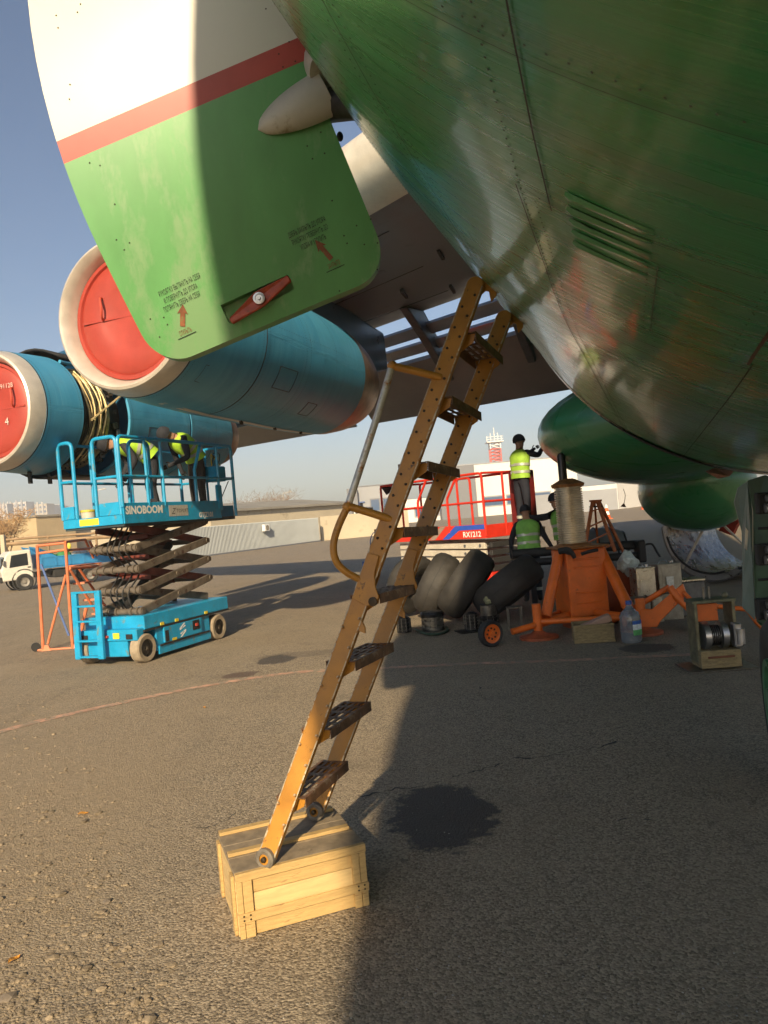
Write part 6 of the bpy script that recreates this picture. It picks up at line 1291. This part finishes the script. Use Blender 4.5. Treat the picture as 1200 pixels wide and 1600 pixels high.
# blue and white hall
t, Q, L_ = wall_building('blue_white_hall', 'white hall with blue roof and blue columns far behind the ladder handrail', 'building', P(462, 806, 150), P(568, 797, 150), 4.6, 14, M_whw, mat('blue_roof', (.06, .12, .34), .5, var=.1), .4, win=(M_wing2, M_whw, [(1.2, 2.6, 2.0, 4.0), (5.4, 6.6, 1.6, 4.0), (8.2, 9.4, 1.6, 4.0)]))
for k in range(9): MB().add([Q(p[0], p[1], p[2]) for p in ((.3 + k * 1.5, -.2, 0), (.65 + k * 1.5, -.2, 0), (.65 + k * 1.5, -.11, 0), (.3 + k * 1.5, -.11, 0), (.3 + k * 1.5, -.2, 4.5), (.65 + k * 1.5, -.2, 4.5), (.65 + k * 1.5, -.11, 4.5), (.3 + k * 1.5, -.11, 4.5))], [(0, 3, 2, 1), (4, 5, 6, 7), (0, 1, 5, 4), (2, 3, 7, 6), (0, 4, 7, 3), (1, 2, 6, 5)]).build('column', mat('column_blue', (.06, .10, .42), .5, var=.05), t)
# terminal
def Z_at(px, py, d): return P(px, py, d).z
wall_building('terminal_block', 'light grey terminal block with dark window strip seen left of the red lift', 'building', P(562, 805, 150), P(634, 800, 150), Z_at(598, 758, 150), 20, M_gry2, M_gry, .1, win=(M_wing2, M_gry, [(2.2, 4.2, 2.6, 5.2), (4.6, 6.6, 2.6, 5.2), (7, 8.8, 2.6, 5.2)]))
wall_building('terminal_block', 'dark grey narrow terminal wing left edge by the ladder', 'building', P(545, 806, 148), P(561, 805, 148), Z_at(553, 763, 148), 20, M_gry)
wall_building('terminal_tower_block', 'dark grey slab block rising behind the red lift', 'building', P(690, 796, 135), P(746, 792, 135), Z_at(718, 728, 135), 18, M_gry, M_gry2, .05)
wall_building('terminal_hall', 'white terminal hall with blue window band behind the red lift', 'building', P(634, 799, 140), P(690, 796, 140), 4.2, 20, M_whw, None, win=(M_wing2, M_gry2, [(1.5, 3.5, .8, 2.8), (4.2, 6.2, .8, 2.8)]))
wall_building('terminal_hall', 'tall white terminal hall between grey slab and worker', 'building', P(746, 792, 140), P(905, 780, 140), Z_at(790, 722, 140), 22, M_whw, M_gry2, .1, win=(M_wing2, M_gry2, [(1.0, 5.0, 1.6, 3.6), (5.3, 9.3, 1.6, 3.6), (9.6, 13.6, 1.6, 3.6)]))
# red and white lattice mast
mc = P(781, 790, 160); mc.z = 0; t = thing('lattice_mast', 'red and white lattice mast on top of the white terminal', 'mast', mc); M_mr = mat('mast_red', (.55, .10, .07), .6, var=.1); M_mw = mat('mast_white', (.75, .72, .68), .6, var=.1)
zb_, zt_ = Z_at(781, 722, 160), Z_at(781, 690, 160); hw = 1.05
for lv in range(6):
    za, zc = zb_ + (zt_ - zb_) * lv / 6, zb_ + (zt_ - zb_) * (lv + 1) / 6; m_ = M_mr if lv < 4 else M_mw
    for sx in (-1, 1):
        for sy in (-1, 1): MB().bar(mc + V((sx * hw, sy * hw, za)), mc + V((sx * hw, sy * hw, zc)), .2, .2).build('mast_leg', m_, t)
        MB().bar(mc + V((-hw, sx * hw, za if sx > 0 else zc)), mc + V((hw, sx * hw, zc if sx > 0 else za)), .14, .14).build('mast_brace', m_, t)
        MB().bar(mc + V((-hw, sx * hw, zc)), mc + V((hw, sx * hw, zc)), .14, .14).build('mast_girt', m_, t)
MB().box(mc + V((0, 0, zt_)), (3.4, 3.4, .25)).build('mast_platform', M_mw, t)
for dx, h in ((-1.5, 1.3), (-.7, 1.9), (.1, 3.0), (.8, 1.9), (1.5, 1.2)): MB().cyl(mc + V((dx, 0, zt_)), mc + V((dx, 0, zt_ + h)), .1, n=6).build('aerial', M_mw, t)
for z in (.5, 1.0): MB().bar(mc + V((-1.7, -1.6, zt_ + z)), mc + V((1.7, -1.6, zt_ + z)), .1, .1).build('mast_rail', M_mw, t)
MB().box(mc + V((0, 0, zb_ / 2)), (3, 3, zb_)).build('mast_base', M_whw, t)
# right: white hangar with grey side, glass front, cones
wall_building('white_hangar', 'low white hangar seen between jack column and green pod', 'building', P(905, 797, 95), P(967, 793, 92), Z_at(950, 757, 93), 12, M_whw); wall_building('grey_annex', 'grey annex on the right side of the white hangar', 'building', P(967.5, 793, 92), P(987, 788, 104), Z_at(978, 762, 98), 10, M_gry2)
t, Q, L_ = wall_building('glass_block', 'pale green glass fronted block right of the grey annex', 'building', P(986, 788, 140), P(1030, 784, 140), Z_at(1000, 764, 140), 10, M_gry2, None, win=(M_wing2, M_whw, [(.3 + 1.0 * k, 1.2 + 1.0 * k, .6 + 1.3 * j, 1.7 + 1.3 * j) for k in range(4) for j in range(2)]))
for px, py, d, lb in ((949, 811, 58, 'orange and white traffic cone on the apron behind the stepladder'), (1006, 796, 66, 'farther orange traffic cone beside the green pod')):
    g = G(px, py); t = thing('traffic_cone', lb, 'traffic cone', g); h = 1.0
    MB().box(g + V((0, 0, .03)), (.62, .62, .06)).build('base', mat('cone_orange', (.65, .12, .03), .6, var=.1), t)
    for k in range(4): MB().lathe(g, (0, 0, 1), [(.06 + h * k / 4, .26 - .05 * k), (.06 + h * (k + 1) / 4, .21 - .05 * k)], 14, False, k == 3).build('band', MATS['cone_orange'] if k % 2 == 0 else M_whp, t, smooth=True)
pn = P(975, 786, 11.9); t = thing('pennant', 'small dark pennant hanging on a cord below the green fairing', 'pennant', pn)
MB().prism([pn, pn + V((.03, 0, -.07)), pn + V((-.06, 0, -.05))], V((0, .01, 0))).build('flag', mat('dark_pennant', (.06, .02, .02), .8, var=.2), t)
MB().tube(smoothpath([P(974, 764, 11.9), P(977, 774, 11.9), P(975, 787, 11.9)], 3), .005, 5).build('cord', M_black, t)
# ------------------------------------------------------------------ bare trees and city blocks
M_twig = mat('bare_twig', (.20, .13, .075), .9, var=.25, vs=2.); M_twig2 = mat('dry_leaf', (.33, .20, .09), .9, var=.3, vs=2.)
def bare_tree(base, H, spread, label, seed, leafy=.0, ntw=900):
    rnd = random.Random(seed); t = thing('bare_tree', label, 'tree', base); mb = MB(); tw = MB()
    mb.tube([base, base + V((rnd.uniform(-.1, .1) * H, 0, H * .3)), base + V((rnd.uniform(-.1, .1) * H, 0, H * .5))], [H * .025, H * .02, H * .014], 7); ends = []
    for k in range(9):
        a = rnd.uniform(0, 2 * pi); p0 = base + V((0, 0, H * rnd.uniform(.2, .45))); p2 = base + V((cos(a) * spread * rnd.uniform(.35, .8), sin(a) * spread * rnd.uniform(.3, .7), H * rnd.uniform(.5, .9))); p1 = (p0 + p2) / 2 + V((0, 0, H * .05)); mb.tube([p0, p1, p2], [H * .012, H * .008, H * .004], 5); ends += [p1, p2, (p1 + p2) / 2]
    mb.build('trunk', M_twig, t, smooth=True)
    for k in range(ntw):
        b0 = rnd.choice(ends) + V((rnd.gauss(0, 1), rnd.gauss(0, .7), rnd.gauss(0, .6))) * spread * .15; d = V((rnd.gauss(0, 1), rnd.gauss(0, .6), rnd.uniform(.0, 1.3))).normalized(); l = spread * rnd.uniform(.12, .30); s_ = d.cross(V((0, 1, 0))).normalized() * H * rnd.uniform(.0012, .0028) * (2.2 if rnd.random() < leafy else 1)
        e = b0 + d * l; tw.add([b0 - s_, b0 + s_, e], [(0, 1, 2)]); 
        for _ in range(3):
            f = b0 + d * l * rnd.uniform(.2, .9); dd = (d + V((rnd.gauss(0, .7), rnd.gauss(0, .4), rnd.gauss(.1, .5)))).normalized() * l * .5; tw.add([f - s_ * .7, f + s_ * .7, f + dd], [(0, 1, 2)])
    o = tw.build('crown', M_twig2 if leafy else M_twig, t, fixn=False); return t
for px, py, d, H, sp_, lb, sd_, lf in ((425, 806, 95, 4.4, 4.2, 'wide bare brown tree behind the depot roof', 1, 0), (395, 808, 92, 3.6, 3.0, 'smaller bare tree at the left of the wide one', 2, 0), (462, 806, 100, 3.2, 2.6, 'low bare shrub right of the wide bare tree', 3, 0), (12, 848, 52, 2.9, 2.2, 'dry brown leaved tree at the left edge', 4, .8), (60, 842, 90, 2.4, 3.2, 'thin bare scrub in front of the far city blocks', 5, 0), (335, 815, 90, 3.4, 2.6, 'bare tree showing under the blue lift platform', 6, 0), (150, 832, 95, 3.6, 4, 'bare tree showing through the blue lift railings', 7, 0)):
    b = P(px, py, d); b.z = 0 if d < 60 else .8; b.z = 0; bare_tree(b, (P(px, py - 45, d).z if False else H + 1.6), sp_, lb, sd_, lf)
M_apt = [mat('apartment_%d' % k, c, .85, var=.06, vs=.05) for k, c in enumerate(((.52, .50, .47), (.42, .38, .34), (.56, .54, .52), (.36, .36, .38), (.48, .42, .33)))]
rnd = random.Random(11)
lbs = ['pale apartment block farthest left on the skyline', 'second apartment block from the left with brown bays', 'tall pale apartment block third from the left', 'blue grey apartment block fourth on the skyline', 'tan topped apartment block fifth on the skyline', 'white apartment block sixth on the skyline', 'last low apartment block beside the lift railing', 'distant apartment block just outside the left edge']
for k, (x0, x1, yt, d) in enumerate(((2, 15, 787, 620), (14, 25, 786, 640), (25, 45, 784, 600), (45, 58, 788, 660), (58, 77, 787, 610), (77, 88, 789, 650), (88, 101, 790, 680), (-30, 0, 788, 640))):
    a, b_ = P(x0, 838, d), P(x1, 837, d); h = P((x0 + x1) / 2, yt, d).z; a.z = b_.z = 0; W_ = (b_ - a).length; nf = max(6, int(h / 3.2)); its = []
    for i in range(max(2, int(W_ / 3.2))):
        for j in range(1, nf):
            u = W_ * (i + .25) / max(2, int(W_ / 3.2)); its.append((u, u + 1.5, h * j / nf, h * j / nf + 1.6))
    if k == 7: its = its[:20]
    t, Q, L_ = wall_building('apartment_block', lbs[k], 'building', a, b_, h, 14, M_apt[k % 5])
    t['group'] = 'far apartment blocks'
    m2 = MB()
    for u0, u1, z0_, z1_ in its: m2.add([Q(u0, -.12, z0_), Q(u1, -.12, z0_), Q(u1, -.12, z1_), Q(u0, -.12, z1_)], [(0, 1, 2, 3)])
    wl = [c for c in t.children][0]; m2.build('windows', M_wing2, wl, kind='stuff', fixn=False)
    for i in range(2): u = W_ * (.2 + .4 * i); MB().add([Q(p[0], p[1], p[2]) for p in ((u, -.8, 0), (u + W_ * .12, -.8, 0), (u + W_ * .12, -.01, 0), (u, -.01, 0), (u, -.8, h + 1.5), (u + W_ * .12, -.8, h + 1.5), (u + W_ * .12, -.01, h + 1.5), (u, -.01, h + 1.5))], [(0, 3, 2, 1), (4, 5, 6, 7), (0, 1, 5, 4), (2, 3, 7, 6), (0, 4, 7, 3), (1, 2, 6, 5)]).build('stair_tower', M_apt[(k + 1) % 5], t)
# ------------------------------------------------------------------ hazy air
mb = MB().b2((-900, -60, -1.), (900, 780, 60)); hz = mb.build('haze', None)
hm = bpy.data.materials.new('haze_air'); hm.use_nodes = True; n = hm.node_tree.nodes; n.clear(); pv = n.new('ShaderNodeVolumePrincipled'); ou = n.new('ShaderNodeOutputMaterial'); pv.inputs['Color'].default_value = (.88, .90, .95, 1); pv.inputs['Density'].default_value = .0011; pv.inputs['Anisotropy'].default_value = .0
hm.node_tree.links.new(pv.outputs[0], ou.inputs['Volume']); hz.data.materials.clear(); hz.data.materials.append(hm); hz['kind'] = 'stuff'; hz['label'] = 'pale hazy air over the whole apron'; hz['category'] = 'haze'
# lamp posts on the horizon
for px, d, h, lb in ((152, 90, 7.5, 'thin lamp post seen through the blue lift railings'), (447, 120, 6.5, 'thin lamp post right of the bare tree')):
    b = P(px, 830, d); b.z = 0; t = thing('lamp_post', lb, 'lamp post', b)
    MB().cyl(b, b + V((0, 0, h)), .09, .05, 8).build('pole', M_lgrey, t, smooth=True); MB().bar(b + V((0, 0, h)), b + V((1.0, 0, h + .15)), .07, .06).build('arm', M_lgrey, t); MB().box(b + V((1.2, 0, h + .16)), (.5, .22, .1)).build('lamp_head', M_lgrey, t, bevel=.03)
